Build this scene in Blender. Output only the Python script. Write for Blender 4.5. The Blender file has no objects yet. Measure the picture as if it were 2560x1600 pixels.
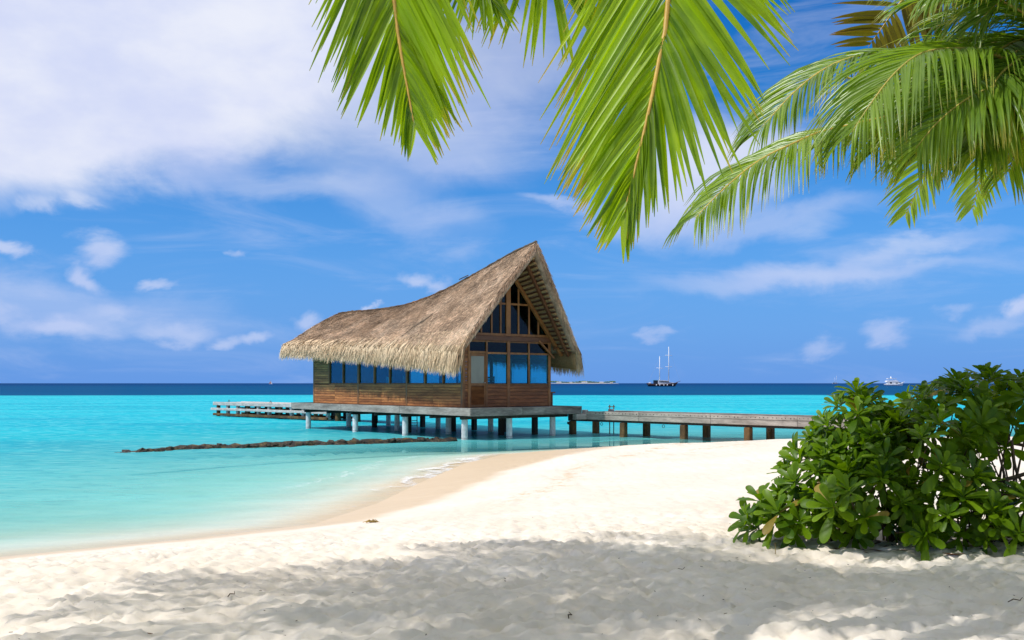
import bpy, math, random
import numpy as np
from mathutils import Vector, Matrix

R = math.radians
scene = bpy.context.scene
COL = scene.collection
random.seed(7)
rng = np.random.default_rng(7)

# ------------------------------------------------------------------ camera
CAM_H = 2.5
cam_d = bpy.data.cameras.new('camera')
cam = bpy.data.objects.new('camera', cam_d)
COL.objects.link(cam)
cam.location = (0, 0, CAM_H)
cam.rotation_euler = (R(90), 0, 0)
cam_d.sensor_width = 36.0
cam_d.lens = 36.0 * 2500 / 2560
cam_d.shift_y = 158 / 2560
cam_d.clip_start = 0.1
cam_d.clip_end = 100000
scene.camera = cam

# ------------------------------------------------------------------ light
SUN_AZ = Vector((-0.87, -0.49))
SUN_EL = 55
S = Vector((SUN_AZ.x * math.cos(R(SUN_EL)), SUN_AZ.y * math.cos(R(SUN_EL)), math.sin(R(SUN_EL)))).normalized()
sun_d = bpy.data.lights.new('sun', 'SUN')
sun_d.energy = 3.5
sun_d.angle = R(0.53)
sun_d.color = (1.0, 0.98, 0.95)
sun = bpy.data.objects.new('sun', sun_d)
COL.objects.link(sun)
sun.rotation_euler = S.to_track_quat('Z', 'Y').to_euler()
sun.location = S * 60

scene.view_settings.view_transform = 'Standard'
scene.view_settings.look = 'None'
scene.view_settings.gamma = 1.0
scene.view_settings.exposure = 0.0
scene.view_settings.use_curve_mapping = False
scene.cycles.max_bounces = 7
scene.cycles.diffuse_bounces = 3
scene.cycles.glossy_bounces = 3
scene.cycles.transmission_bounces = 4
scene.cycles.transparent_max_bounces = 14

world = bpy.data.worlds.new('World')
scene.world = world
world.use_nodes = True
world.cycles.sampling_method = 'MANUAL'
world.cycles.sample_map_resolution = 256


class NT:
    """tiny node-tree helper"""
    def __init__(self, tree):
        self.t = tree
        for n in list(tree.nodes):
            tree.nodes.remove(n)

    def n(self, kind, **kw):
        nd = self.t.nodes.new(kind)
        for k, v in kw.items():
            setattr(nd, k, v)
        return nd

    def put(self, sock, v):
        if isinstance(v, bpy.types.NodeSocket):
            self.t.links.new(v, sock)
        elif v is not None:
            if isinstance(v, (tuple, list)) and len(v) == 3 and len(sock.default_value) == 4:
                v = (*v, 1)
            sock.default_value = v

    def math(self, op, a, b=None, c=None, clamp=False):
        nd = self.n('ShaderNodeMath', operation=op, use_clamp=clamp)
        for i, v in enumerate((a, b, c)):
            if v is not None:
                self.put(nd.inputs[i], v)
        return nd.outputs[0]

    def mix(self, f, a, b, blend='MIX'):
        nd = self.n('ShaderNodeMix', data_type='RGBA', blend_type=blend)
        self.put(nd.inputs[0], f)
        self.put(nd.inputs[6], a)
        self.put(nd.inputs[7], b)
        return nd.outputs[2]

    def mapr(self, v, a, b, c=0.0, d=1.0, smooth=True):
        nd = self.n('ShaderNodeMapRange')
        nd.interpolation_type = 'SMOOTHSTEP' if smooth else 'LINEAR'
        nd.clamp = True if not smooth else nd.clamp
        for i, x in enumerate((v, a, b, c, d)):
            self.put(nd.inputs[i], x)
        return nd.outputs[0]

    def noise(self, vec, scale, detail=4, rough=0.5, dist=0.0, out=0):
        nd = self.n('ShaderNodeTexNoise')
        self.put(nd.inputs['Vector'], vec)
        nd.inputs['Scale'].default_value = scale
        nd.inputs['Detail'].default_value = detail
        nd.inputs['Roughness'].default_value = rough
        nd.inputs['Distortion'].default_value = dist
        return nd.outputs[out]

    def mapping(self, vec, loc=(0, 0, 0), rot=(0, 0, 0), sc=(1, 1, 1), kind='POINT'):
        nd = self.n('ShaderNodeMapping', vector_type=kind)
        self.put(nd.inputs['Vector'], vec)
        nd.inputs['Location'].default_value = loc
        nd.inputs['Rotation'].default_value = rot
        nd.inputs['Scale'].default_value = sc
        return nd.outputs[0]

    def attr(self, name, out='Fac'):
        nd = self.n('ShaderNodeAttribute', attribute_name=name)
        return nd.outputs[out]


# ------------------------------------------------------------------ sky with clouds
w = NT(world.node_tree)
sky = w.n('ShaderNodeTexSky', sky_type='NISHITA')
sky.sun_disc = False
sky.sun_elevation = R(SUN_EL)
sky.sun_rotation = math.atan2(S.x, S.y)
sky.altitude = 0
sky.air_density = 1.0
sky.dust_density = 0.0
sky.ozone_density = 4.0
tc = w.n('ShaderNodeTexCoord')
dirv = tc.outputs['Generated']
sep = w.n('ShaderNodeSeparateXYZ')
w.put(sep.inputs[0], dirv)
az = w.math('ARCTAN2', sep.outputs[0], sep.outputs[1])
el = w.math('ARCSINE', sep.outputs[2])
comb = w.n('ShaderNodeCombineXYZ')
w.put(comb.inputs[0], az)
w.put(comb.inputs[1], el)
ae = comb.outputs[0]
# wobble the lookup so that cloud outlines are ragged
nz = w.noise(w.mapping(ae, sc=(1, 1.6, 1)), 9.0, 6, 0.58, 0.3, out=1)
wob = w.n('ShaderNodeVectorMath', operation='MULTIPLY_ADD')
w.put(wob.inputs[0], nz)
wob.inputs[1].default_value = (0.11, 0.07, 0)
w.put(wob.inputs[2], ae)
sb = w.n('ShaderNodeVectorMath', operation='SUBTRACT')
w.put(sb.inputs[0], wob.outputs[0])
sb.inputs[1].default_value = (0.055, 0.035, 0)
aew = sb.outputs[0]


def blob(px, py, rx, ry, wgt, rot=0.0, hard=0.35, src=None):
    a0 = math.atan((px - 1280) / 2500)
    e0 = math.atan((958 - py) / 2500 * math.cos(a0))
    m2 = w.mapping(src or aew, (a0, e0, 0), (0, 0, R(-rot)), (rx / 2500, ry / 2500, 1), 'TEXTURE')
    ln = w.n('ShaderNodeVectorMath', operation='LENGTH')
    w.put(ln.inputs[0], m2)
    return w.mapr(ln.outputs['Value'], 1.0, hard, 0.0, wgt)


BLOBS = [
    # thick sheet upper left, running on above the frame
    (150, 60, 1000, 400, 1.0, -14, 0.72), (250, -500, 1500, 420, 0.85, 0, 0.5),
    (700, 250, 620, 150, 0.5, -10, 0.3), (1080, 330, 420, 170, 0.5, 0, 0.2), (980, 500, 330, 90, 0.35, 20, 0.1),
    (1240, 140, 360, 200, 0.5, 0, 0.2), (620, 440, 520, 60, 0.35, 0, 0.1),
    (1780, 420, 260, 170, 0.85, -15, 0.3), (1620, 540, 220, 80, 0.6, 0, 0.2), (1400, 497, 130, 26, 0.6, 8, 0.1),
    # small cumulus
    (240, 612, 85, 44, 0.9, 0, 0.3), (212, 676, 78, 32, 0.95, 22, 0.4), (25, 622, 55, 28, 0.9, 0, 0.3),
    (412, 709, 56, 17, 0.8, 0, 0.2), (185, 487, 58, 26, 0.7, 0, 0.2), (110, 512, 40, 24, 0.6, 20, 0.2),
    (630, 630, 36, 18, 0.5, 0, 0.2),
    # hazy band low on the left
    (120, 745, 520, 75, 0.42, 6, 0.1), (170, 815, 150, 52, 0.85, 0, 0.2), (20, 778, 60, 36, 0.8, 0, 0.2),
    (430, 822, 110, 36, 0.75, 0, 0.2), (575, 840, 60, 24, 0.8, 0, 0.2), (645, 842, 44, 22, 0.8, 0, 0.2),
    (285, 765, 90, 30, 0.6, 0, 0.2), (1020, 706, 70, 30, 0.8, 0, 0.2), (1085, 716, 44, 26, 0.7, 0, 0.2),
    (780, 805, 54, 28, 0.8, 0, 0.2), (930, 772, 22, 12, 0.8, 0, 0.2),
    # right side
    (1930, 705, 480, 52, 0.5, 0, 0.1), (2220, 640, 400, 34, 0.42, -9, 0.1), (2150, 690, 380, 30, 0.4, -4, 0.1),
    (1900, 565, 420, 55, 0.4, -6, 0.1), (2225, 832, 75, 34, 0.75, 0, 0.2), (2045, 850, 66, 34, 0.6, 0, 0.2),
    (2548, 785, 34, 40, 1.0, 0, 0.4), (2490, 835, 130, 30, 0.55, 0, 0.2), (1640, 842, 44, 18, 0.55, 0, 0.2),
    (2400, 785, 60, 18, 0.4, 0, 0.2),
]
acc = None
for b in BLOBS:
    if b[3] < 50 and b[2] < 160:      # small cumulus are thin and soft
        b = b[:4] + (b[4] * 0.8, b[5], b[6] * 0.5)
    o = blob(*b)
    if acc is None:
        acc = o
    else:   # 1-(1-a)(1-b)
        acc = w.math('SUBTRACT', 1.0, w.math('MULTIPLY', w.math('SUBTRACT', 1.0, acc), w.math('SUBTRACT', 1.0, o)))
# unseen cloud added over the dome for whiter, brighter shade, thin veil everywhere
gn = w.noise(w.mapping(dirv, sc=(1.6, 1.6, 3.2)), 1.7, 7, 0.6, 0.4)
high = w.mapr(sep.outputs[2], 0.36, 0.62)
gc = w.math('MULTIPLY', w.mapr(gn, 0.34, 0.54), high)
back = w.mapr(sep.outputs[1], 0.35, -0.1)
gb = w.math('MULTIPLY', w.math('MULTIPLY', w.mapr(gn, 0.45, 0.62), back), w.mapr(sep.outputs[2], 0.0, 0.15, 0.4, 1.0))
wisp = w.noise(w.mapping(ae, rot=(0, 0, R(8)), sc=(2.2, 11, 1)), 2.2, 6, 0.62, 0.8)
wv = w.mapr(wisp, 0.46, 0.80, 0.0, 0.30)
for o in (gc, gb, wv):
    acc = w.math('SUBTRACT', 1.0, w.math('MULTIPLY', w.math('SUBTRACT', 1.0, acc), w.math('SUBTRACT', 1.0, o)))
hs = w.n('ShaderNodeHueSaturation')
hs.inputs['Saturation'].default_value = 1.4
hs.inputs['Hue'].default_value = 0.503
w.put(hs.inputs['Color'], sky.outputs[0])
SKY_K = 0.105
base = w.mix(1.0, hs.outputs[0], (SKY_K * 0.60, SKY_K * 1.04, SKY_K * 1.25), 'MULTIPLY')
base = w.mix(w.mapr(sep.outputs[2], 0.30, -0.02, 0.0, 0.95), base, (0.115, 0.30, 0.80))   # moist tropical air towards the horizon
shade = w.noise(w.mapping(ae, sc=(1, 1.8, 1)), 6.0, 5, 0.55)
cl = w.mix(w.mapr(shade, 0.35, 0.7), (0.64, 0.70, 0.94), (0.83, 0.86, 0.97))
cl = w.mix(high, cl, (0.94, 0.94, 0.97))  # overhead cloud whitened so the shade below turns neutral
cl = w.mix(w.mapr(sep.outputs[2], 0.24, 0.0, 0.0, 0.65), cl, (0.44, 0.56, 0.90))     # distant clouds seen through haze
skycol = w.mix(acc, base, cl)
bg = w.n('ShaderNodeBackground')
w.put(bg.inputs['Color'], skycol)
bg.inputs['Strength'].default_value = 1.0
out = w.n('ShaderNodeOutputWorld')
w.put(out.inputs[0], bg.outputs[0])

# ------------------------------------------------------------------ helpers: noise, meshes, materials


def perlin(x, y, seed=0):
    r = np.random.default_rng(seed)
    p = r.permutation(256)
    p = np.concatenate([p, p])
    ang = r.random(256) * 2 * np.pi
    gx, gy = np.cos(ang), np.sin(ang)
    xi = np.floor(x).astype(int)
    yi = np.floor(y).astype(int)
    xf, yf = x - xi, y - yi
    u = xf * xf * xf * (xf * (xf * 6 - 15) + 10)
    v = yf * yf * yf * (yf * (yf * 6 - 15) + 10)

    def g(ix, iy, fx, fy):
        h = p[(p[ix & 255] + iy) & 255]
        return gx[h] * fx + gy[h] * fy
    n00 = g(xi, yi, xf, yf)
    n10 = g(xi + 1, yi, xf - 1, yf)
    n01 = g(xi, yi + 1, xf, yf - 1)
    n11 = g(xi + 1, yi + 1, xf - 1, yf - 1)
    return (n00 * (1 - u) + n10 * u) * (1 - v) + (n01 * (1 - u) + n11 * u) * v


def sstep(a, b, x):
    t = np.clip((x - a) / (b - a), 0, 1)
    return t * t * (3 - 2 * t)


class MB:
    """collects geometry for ONE mesh object"""
    def __init__(self):
        self.v, self.f, self.tone, self.along = [], [], [], []

    def add(self, vs, fs, tone=0.5, along=None):
        o = len(self.v)
        self.v += [tuple(p) for p in vs]
        self.f += [tuple(i + o for i in q) for q in fs]
        self.tone += [tone] * len(fs)
        self.along += list(along) if along is not None else [0.5] * len(vs)
        return self

    def box(self, a, b, bev=0.0, tone=0.5, M=None):
        (x0, y0, z0), (x1, y1, z1) = [tuple(map(min, zip(a, b))), tuple(map(max, zip(a, b)))]
        if bev > 0:
            d = min(bev, (x1 - x0) / 2.2, (y1 - y0) / 2.2, (z1 - z0) / 2.2)
            vs, fs = [], []
            idx = {}
            for sx in (0, 1):
                for sy in (0, 1):
                    for sz in (0, 1):
                        X, Y, Z = (x0, x1)[sx], (y0, y1)[sy], (z0, z1)[sz]
                        ix, iy, iz = (d, -d)[sx], (d, -d)[sy], (d, -d)[sz]
                        idx[sx, sy, sz] = len(vs)
                        vs += [(X, Y + iy, Z + iz), (X + ix, Y, Z + iz), (X + ix, Y + iy, Z)]
            c = idx
            for ax in range(3):
                for s in (0, 1):
                    q = []
                    for (p, r) in ((0, 0), (1, 0), (1, 1), (0, 1)):
                        k = [0, 0, 0]
                        k[ax] = s
                        k[(ax + 1) % 3] = p
                        k[(ax + 2) % 3] = r
                        q.append(c[tuple(k)] + ax)
                    fs.append(q if s else q[::-1])
            for ax in range(3):     # edges along ax
                b1, b2 = (ax + 1) % 3, (ax + 2) % 3
                for p in (0, 1):
                    for r in (0, 1):
                        k0 = [0, 0, 0]; k1 = [0, 0, 0]
                        k0[b1] = k1[b1] = p
                        k0[b2] = k1[b2] = r
                        k1[ax] = 1
                        i, j = c[tuple(k0)], c[tuple(k1)]
                        fs.append([i + b1, j + b1, j + b2, i + b2])
            for k in c.values():
                fs.append([k, k + 1, k + 2])
        else:
            vs = [(x, y, z) for x in (x0, x1) for y in (y0, y1) for z in (z0, z1)]
            fs = [(0, 1, 3, 2), (4, 6, 7, 5), (0, 4, 5, 1), (2, 3, 7, 6), (0, 2, 6, 4), (1, 5, 7, 3)]
        if M is not None:
            vs = [M @ Vector(p) for p in vs]
        return self.add(vs, fs, tone)

    def bar(self, a, b, w_, h_, up=(0, 0, 1), tone=0.5, bev=0.0):
        a, b = Vector(a), Vector(b)
        t = (b - a)
        L = t.length
        t.normalize()
        s = t.cross(Vector(up))
        if s.length < 1e-4:
            s = t.cross(Vector((1, 0, 0)))
        s.normalize()
        n = s.cross(t)
        M = Matrix(((s.x, t.x, n.x, a.x), (s.y, t.y, n.y, a.y), (s.z, t.z, n.z, a.z), (0, 0, 0, 1)))
        return self.box((-w_ / 2, 0, -h_ / 2), (w_ / 2, L, h_ / 2), bev, tone, M)

    def tube(self, pts, radii, n=8, tone=0.5, caps=True, jitter=0.0):
        pts = [Vector(p) for p in pts]
        vs, fs = [], []
        ref = None
        for i, p in enumerate(pts):
            t = (pts[min(i + 1, len(pts) - 1)] - pts[max(i - 1, 0)]).normalized()
            if ref is None:
                ref = t.orthogonal().normalized()
            ref = (ref - t * ref.dot(t)).normalized()
            b = t.cross(ref)
            r = radii[i] if hasattr(radii, '__len__') else radii
            for k in range(n):
                a = 2 * math.pi * k / n
                rr = r * (1 + random.uniform(-jitter, jitter))
                vs.append(p + (ref * math.cos(a) + b * math.sin(a)) * rr)
        for i in range(len(pts) - 1):
            for k in range(n):
                k2 = (k + 1) % n
                fs.append((i * n + k, i * n + k2, (i + 1) * n + k2, (i + 1) * n + k))
        if caps:
            fs.append(tuple(range(n))[::-1])
            fs.append(tuple((len(pts) - 1) * n + k for k in range(n)))
        return self.add(vs, fs, tone)

    def build(self, name, mat, parent=None, smooth=False):
        me = bpy.data.meshes.new(name)
        me.from_pydata(self.v, [], self.f)
        at = me.attributes.new('tone', 'FLOAT', 'FACE')
        at.data.foreach_set('value', np.array(self.tone, dtype=np.float32))
        at = me.attributes.new('along', 'FLOAT', 'POINT')
        at.data.foreach_set('value', np.array(self.along, dtype=np.float32))
        if smooth:
            me.polygons.foreach_set('use_smooth', [True] * len(me.polygons))
        me.materials.append(mat)
        o = bpy.data.objects.new(name, me)
        COL.objects.link(o)
        if parent is not None:
            o.parent = parent
        return o


def quads_obj(name, V, F, mat, parent=None, tone=None, along=None, smooth=False, vattrs=None):
    """fast builder: V (n,3), F (m,4)"""
    me = bpy.data.meshes.new(name)
    V = np.asarray(V, dtype=np.float32)
    F = np.asarray(F, dtype=np.int32)
    k = F.shape[1]
    me.vertices.add(len(V))
    me.vertices.foreach_set('co', V.ravel())
    me.loops.add(F.size)
    me.loops.foreach_set('vertex_index', F.ravel())
    me.polygons.add(len(F))
    me.polygons.foreach_set('loop_start', np.arange(0, F.size, k, dtype=np.int32))
    if smooth:
        me.polygons.foreach_set('use_smooth', np.ones(len(F), dtype=bool))
    me.update(calc_edges=True)
    if tone is not None:
        at = me.attributes.new('tone', 'FLOAT', 'FACE')
        at.data.foreach_set('value', np.asarray(tone, dtype=np.float32))
    if along is not None:
        at = me.attributes.new('along', 'FLOAT', 'POINT')
        at.data.foreach_set('value', np.asarray(along, dtype=np.float32))
    for kk, vv in (vattrs or {}).items():
        at = me.attributes.new(kk, 'FLOAT', 'POINT')
        at.data.foreach_set('value', np.asarray(vv, dtype=np.float32))
    me.materials.append(mat)
    o = bpy.data.objects.new(name, me)
    COL.objects.link(o)
    if parent is not None:
        o.parent = parent
    return o


def thing(name, label, cat, loc=(0, 0, 0), rz=0.0, group=None):
    o = bpy.data.objects.new(name, None)
    o.empty_display_size = 0.3
    COL.objects.link(o)
    o.location = loc
    o.rotation_euler = (0, 0, rz)
    return tag(o, label, cat, group)


def tag(o, label=None, cat=None, group=None, kind=None):
    if label:
        o['label'] = label
    if cat:
        o['category'] = cat
    if group:
        o['group'] = group
    if kind:
        o['kind'] = kind
    return o


def new_mat(name):
    m = bpy.data.materials.new(name)
    m.use_nodes = True
    t = NT(m.node_tree)
    o = t.n('ShaderNodeOutputMaterial')
    return m, t, o


def principled(t, o, col, rough=0.7, spec=0.4, normal=None, **kw):
    p = t.n('ShaderNodeBsdfPrincipled')
    t.put(p.inputs['Base Color'], col)
    t.put(p.inputs['Roughness'], rough)
    t.put(p.inputs['Specular IOR Level'], spec)
    if normal is not None:
        t.put(p.inputs['Normal'], normal)
    for k, v in kw.items():
        t.put(p.inputs[k], v)
    t.put(o.inputs[0], p.outputs[0])
    return p


def bump(t, h, strength=0.3, dist=0.02):
    b = t.n('ShaderNodeBump')
    b.inputs['Strength'].default_value = strength
    b.inputs['Distance'].default_value = dist
    t.put(b.inputs['Height'], h)
    return b.outputs[0]


def simple(name, cols, scale=4.0, sc=(1, 1, 1), rough=0.75, spec=0.3, bmp=0.3, bdist=0.02, tone=0.35, rnd=0.25, detail=6):
    """noise-mottled material: cols = list of 2-3 colours, per-face tone and per-object variation"""
    m, t, o = new_mat(name)
    c = t.n('ShaderNodeTexCoord')
    oi = t.n('ShaderNodeObjectInfo')
    off = t.n('ShaderNodeVectorMath', operation='MULTIPLY_ADD')
    t.put(off.inputs[0], oi.outputs['Random'])
    off.inputs[1].default_value = (13.7, 7.3, 5.1)
    t.put(off.inputs[2], c.outputs['Object'])
    v = t.mapping(off.outputs[0], sc=sc)
    n1 = t.noise(v, scale, detail, 0.62)
    n2 = t.noise(v, scale * 5.3, 4, 0.6)
    ramp = t.n('ShaderNodeValToRGB')
    el_ = ramp.color_ramp.elements
    el_[0].position, el_[-1].position = 0.3, 0.72
    el_[0].color = (*cols[0], 1)
    el_[-1].color = (*cols[-1], 1)
    for i, cc in enumerate(cols[1:-1]):
        e = el_.new(0.3 + 0.42 * (i + 1) / (len(cols) - 1))
        e.color = (*cc, 1)
    t.put(ramp.inputs[0], n1)
    # value variation
    tn = t.math('MULTIPLY_ADD', t.math('SUBTRACT', t.attr('tone'), 0.5), 2 * tone, 1.0)
    rn = t.math('MULTIPLY_ADD', t.math('SUBTRACT', oi.outputs['Random'], 0.5), rnd, 1.0)
    fn = t.mapr(n2, 0.3, 0.7, 0.82, 1.14)
    k = t.math('MULTIPLY', t.math('MULTIPLY', tn, rn), fn)
    cmb = t.n('ShaderNodeCombineXYZ')
    for i in range(3):
        t.put(cmb.inputs[i], k)
    col = t.mix(1.0, ramp.outputs[0], cmb.outputs[0], 'MULTIPLY')
    principled(t, o, col, rough, spec, bump(t, n2, bmp, bdist))
    return m


M = {}
M['concrete'] = simple('concrete', [(0.68, 0.66, 0.63), (0.82, 0.80, 0.77)], 2.0, (1, 1, 0.5), 0.85, 0.2, 0.25)
M['white_rail'] = simple('white_rail', [(0.40, 0.35, 0.31), (0.66, 0.62, 0.58)], 1.6, (1, 1, 2), 0.85, 0.2, 0.3)
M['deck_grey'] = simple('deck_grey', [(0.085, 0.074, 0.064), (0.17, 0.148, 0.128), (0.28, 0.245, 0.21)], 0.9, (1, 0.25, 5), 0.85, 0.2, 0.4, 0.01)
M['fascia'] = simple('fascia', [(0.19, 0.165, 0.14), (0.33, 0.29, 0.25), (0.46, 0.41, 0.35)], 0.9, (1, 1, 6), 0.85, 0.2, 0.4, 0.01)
M['post_brown'] = simple('post_brown', [(0.055, 0.035, 0.02), (0.12, 0.07, 0.03), (0.24, 0.13, 0.045)], 1.8, (1, 1, 0.6), 0.8, 0.25, 0.4)
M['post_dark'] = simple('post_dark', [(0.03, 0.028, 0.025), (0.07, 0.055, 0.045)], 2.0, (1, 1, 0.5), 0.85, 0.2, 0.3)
M['plank_weathered'] = simple('plank_weathered', [(0.22, 0.08, 0.03), (0.42, 0.165, 0.055), (0.64, 0.28, 0.085)], 0.8, (1, 1, 7), 0.7, 0.3, 0.4, 0.01, 0.3, 0.5)
M['plank_warm'] = simple('plank_warm', [(0.11, 0.04, 0.011), (0.22, 0.082, 0.023), (0.36, 0.15, 0.043)], 0.9, (1, 1, 7), 0.55, 0.4, 0.3, 0.01, 0.3, 0.4)
M['frame_wood'] = simple('frame_wood', [(0.15, 0.06, 0.016), (0.30, 0.135, 0.036)], 1.5, (1, 1, 0.6), 0.5, 0.45, 0.2, 0.01)
M['beam_wood'] = simple('beam_wood', [(0.075, 0.028, 0.01), (0.14, 0.055, 0.018)], 1.5, (1, 1, 3), 0.5, 0.45, 0.2, 0.01)
M['interior'] = simple('interior', [(0.05, 0.035, 0.024), (0.09, 0.06, 0.038)], 2.0, (1, 1, 1), 0.7, 0.3)
M['thatch'] = simple('thatch', [(0.16, 0.115, 0.08), (0.30, 0.22, 0.155), (0.42, 0.325, 0.235)], 2.5, (1, 1, 1), 0.95, 0.05, 0.8, 0.05)
M['thatch_straw'] = simple('thatch_straw', [(0.38, 0.25, 0.155), (0.57, 0.395, 0.26), (0.72, 0.535, 0.375)], 0.6, (1, 1, 1), 0.9, 0.1, 0.0, 0.01, 0.62, 0.0)
M['fringe_straw'] = simple('fringe_straw', [(0.56, 0.385, 0.22), (0.78, 0.59, 0.385)], 0.8, (1, 1, 1), 0.85, 0.15, 0.0, 0.01, 0.55, 0.0)
M['batten_thatch'] = simple('batten_thatch', [(0.22, 0.14, 0.065), (0.40, 0.27, 0.13)], 3.0, (1, 4, 4), 0.9, 0.1, 0.8, 0.04)
M['ridge'] = simple('ridge', [(0.07, 0.055, 0.045), (0.17, 0.13, 0.09)], 2.0, (3, 1, 1), 0.9, 0.1, 0.5)
M['rachis'] = simple('rachis', [(0.50, 0.30, 0.05), (0.62, 0.42, 0.09)], 3.0, (1, 1, 1), 0.45, 0.4, 0.1)
M['rachis_green'] = simple('rachis_green', [(0.30, 0.26, 0.05), (0.48, 0.36, 0.08)], 3.0, (1, 1, 1), 0.45, 0.4, 0.1)
M['trunk'] = simple('trunk', [(0.12, 0.095, 0.075), (0.25, 0.21, 0.17)], 3.0, (1, 1, 4), 0.9, 0.2, 0.7, 0.03)
M['branch'] = simple('branch', [(0.07, 0.05, 0.03), (0.16, 0.11, 0.06)], 6.0, (1, 1, 1), 0.8, 0.2, 0.3)
M['rock'] = simple('rock', [(0.008, 0.006, 0.004), (0.022, 0.015, 0.007), (0.20, 0.12, 0.025)], 3.5, (1, 1, 2), 0.55, 0.5, 0.8, 0.03, 0.3, 0.6)
M['white_paint'] = simple('white_paint', [(0.76, 0.76, 0.76), (0.82, 0.82, 0.81)], 0.5, (1, 1, 1), 0.4, 0.5, 0.0)
M['hull_dark'] = simple('hull_dark', [(0.012, 0.014, 0.022), (0.03, 0.03, 0.035)], 0.4, (1, 1, 3), 0.35, 0.5, 0.0)
M['hull_wood'] = simple('hull_wood', [(0.09, 0.035, 0.018), (0.16, 0.06, 0.03)], 0.4, (1, 1, 3), 0.5, 0.4, 0.0)
M['dark_glass'] = simple('dark_glass', [(0.012, 0.014, 0.018), (0.02, 0.022, 0.026)], 0.4, (1, 1, 1), 0.15, 0.6, 0.0)
M['awning'] = simple('awning', [(0.05, 0.36, 0.33), (0.10, 0.46, 0.42)], 0.5, (1, 1, 1), 0.8, 0.2, 0.0)
M['orange_cloth'] = simple('orange_cloth', [(0.75, 0.20, 0.06), (0.82, 0.28, 0.10)], 0.5, (1, 1, 1), 0.8, 0.2, 0.0)
M['pink_cloth'] = simple('pink_cloth', [(0.55, 0.10, 0.18), (0.62, 0.14, 0.22)], 1.5, (1, 1, 1), 0.8, 0.2, 0.0)
M['teal_cloth'] = simple('teal_cloth', [(0.04, 0.45, 0.50), (0.06, 0.55, 0.58)], 1.5, (1, 1, 1), 0.8, 0.2, 0.0)
M['metal'] = simple('metal', [(0.45, 0.44, 0.42), (0.55, 0.54, 0.52)], 3, (1, 1, 1), 0.35, 0.6, 0.0)
M['rust'] = simple('rust', [(0.09, 0.045, 0.02), (0.16, 0.085, 0.04)], 4, (1, 1, 1), 0.8, 0.3, 0.2)
M['dry_leaf'] = simple('dry_leaf', [(0.09, 0.035, 0.015), (0.18, 0.08, 0.03)], 6, (1, 1, 1), 0.7, 0.3, 0.2)
M['weed'] = simple('weed', [(0.22, 0.13, 0.03), (0.42, 0.28, 0.08)], 6, (1, 1, 1), 0.7, 0.3, 0.2)
M['island_sand'] = simple('island_sand', [(0.46, 0.45, 0.44), (0.56, 0.54, 0.51)], 0.02, (1, 1, 1), 0.9, 0.1, 0.0)
M['island_green'] = simple('island_green', [(0.05, 0.10, 0.06), (0.10, 0.17, 0.09)], 0.05, (1, 1, 1), 0.9, 0.1, 0.0, tone=0.5)
M['island_roof'] = simple('island_roof', [(0.42, 0.36, 0.30), (0.60, 0.54, 0.48)], 0.05, (1, 1, 1), 0.9, 0.1, 0.0)


def leaf_mat(name, dark, light, tip, trans, rough=0.42, spec=0.5, tw=0.45, tip0=0.72):
    m, t, o = new_mat(name)
    oi = t.n('ShaderNodeObjectInfo')
    c = t.n('ShaderNodeTexCoord')
    tn = t.math('ADD', t.math('MULTIPLY', t.attr('tone'), 0.6), t.math('MULTIPLY', oi.outputs['Random'], 0.4))
    col = t.mix(tn, dark, light)
    n1 = t.noise(c.outputs['Object'], 7.0, 4, 0.6)
    col = t.mix(t.mapr(n1, 0.35, 0.75, 0.0, 0.35), col, light)
    ta = t.math('ADD', t.attr('along'), t.math('MULTIPLY', t.math('SUBTRACT', t.attr('tone'), 0.5), 0.22))
    col = t.mix(t.mapr(ta, tip0, 1.06, 0.0, 0.9), col, tip)
    p = t.n('ShaderNodeBsdfPrincipled')
    t.put(p.inputs['Base Color'], col)
    p.inputs['Roughness'].default_value = rough
    p.inputs['Specular IOR Level'].default_value = spec
    tr = t.n('ShaderNodeBsdfTranslucent')
    t.put(tr.inputs[0], t.mix(1.0, col, trans, 'MULTIPLY'))
    ms = t.n('ShaderNodeMixShader')
    ms.inputs[0].default_value = tw
    t.put(ms.inputs[1], p.outputs[0])
    t.put(ms.inputs[2], tr.outputs[0])
    t.put(o.inputs[0], ms.outputs[0])
    return m


M['palm_leaf'] = leaf_mat('palm_leaf', (0.045, 0.13, 0.003), (0.36, 0.52, 0.012), (0.40, 0.30, 0.05), (2.4, 2.1, 0.5), tw=0.5, tip0=0.86)
M['palm_leaf_far'] = leaf_mat('palm_leaf_far', (0.05, 0.13, 0.012), (0.24, 0.36, 0.03), (0.36, 0.31, 0.05), (2.0, 1.9, 0.6), 0.32, 0.6, 0.42, 0.78)
M['palm_leaf_dry'] = leaf_mat('palm_leaf_dry', (0.06, 0.055, 0.008), (0.17, 0.145, 0.014), (0.20, 0.12, 0.03), (2.0, 1.8, 0.7), 0.5, 0.3, 0.5, 0.5)
M['shrub_leaf'] = leaf_mat('shrub_leaf', (0.028, 0.09, 0.002), (0.19, 0.31, 0.006), (0.20, 0.32, 0.012), (2.0, 1.9, 0.4), 0.40, 0.3, 0.4, 0.8)
M['shrub_leaf_old'] = leaf_mat('shrub_leaf_old', (0.22, 0.17, 0.02), (0.36, 0.26, 0.04), (0.32, 0.18, 0.04), (1.8, 1.6, 0.6), 0.45, 0.4, 0.3, 0.8)


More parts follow.
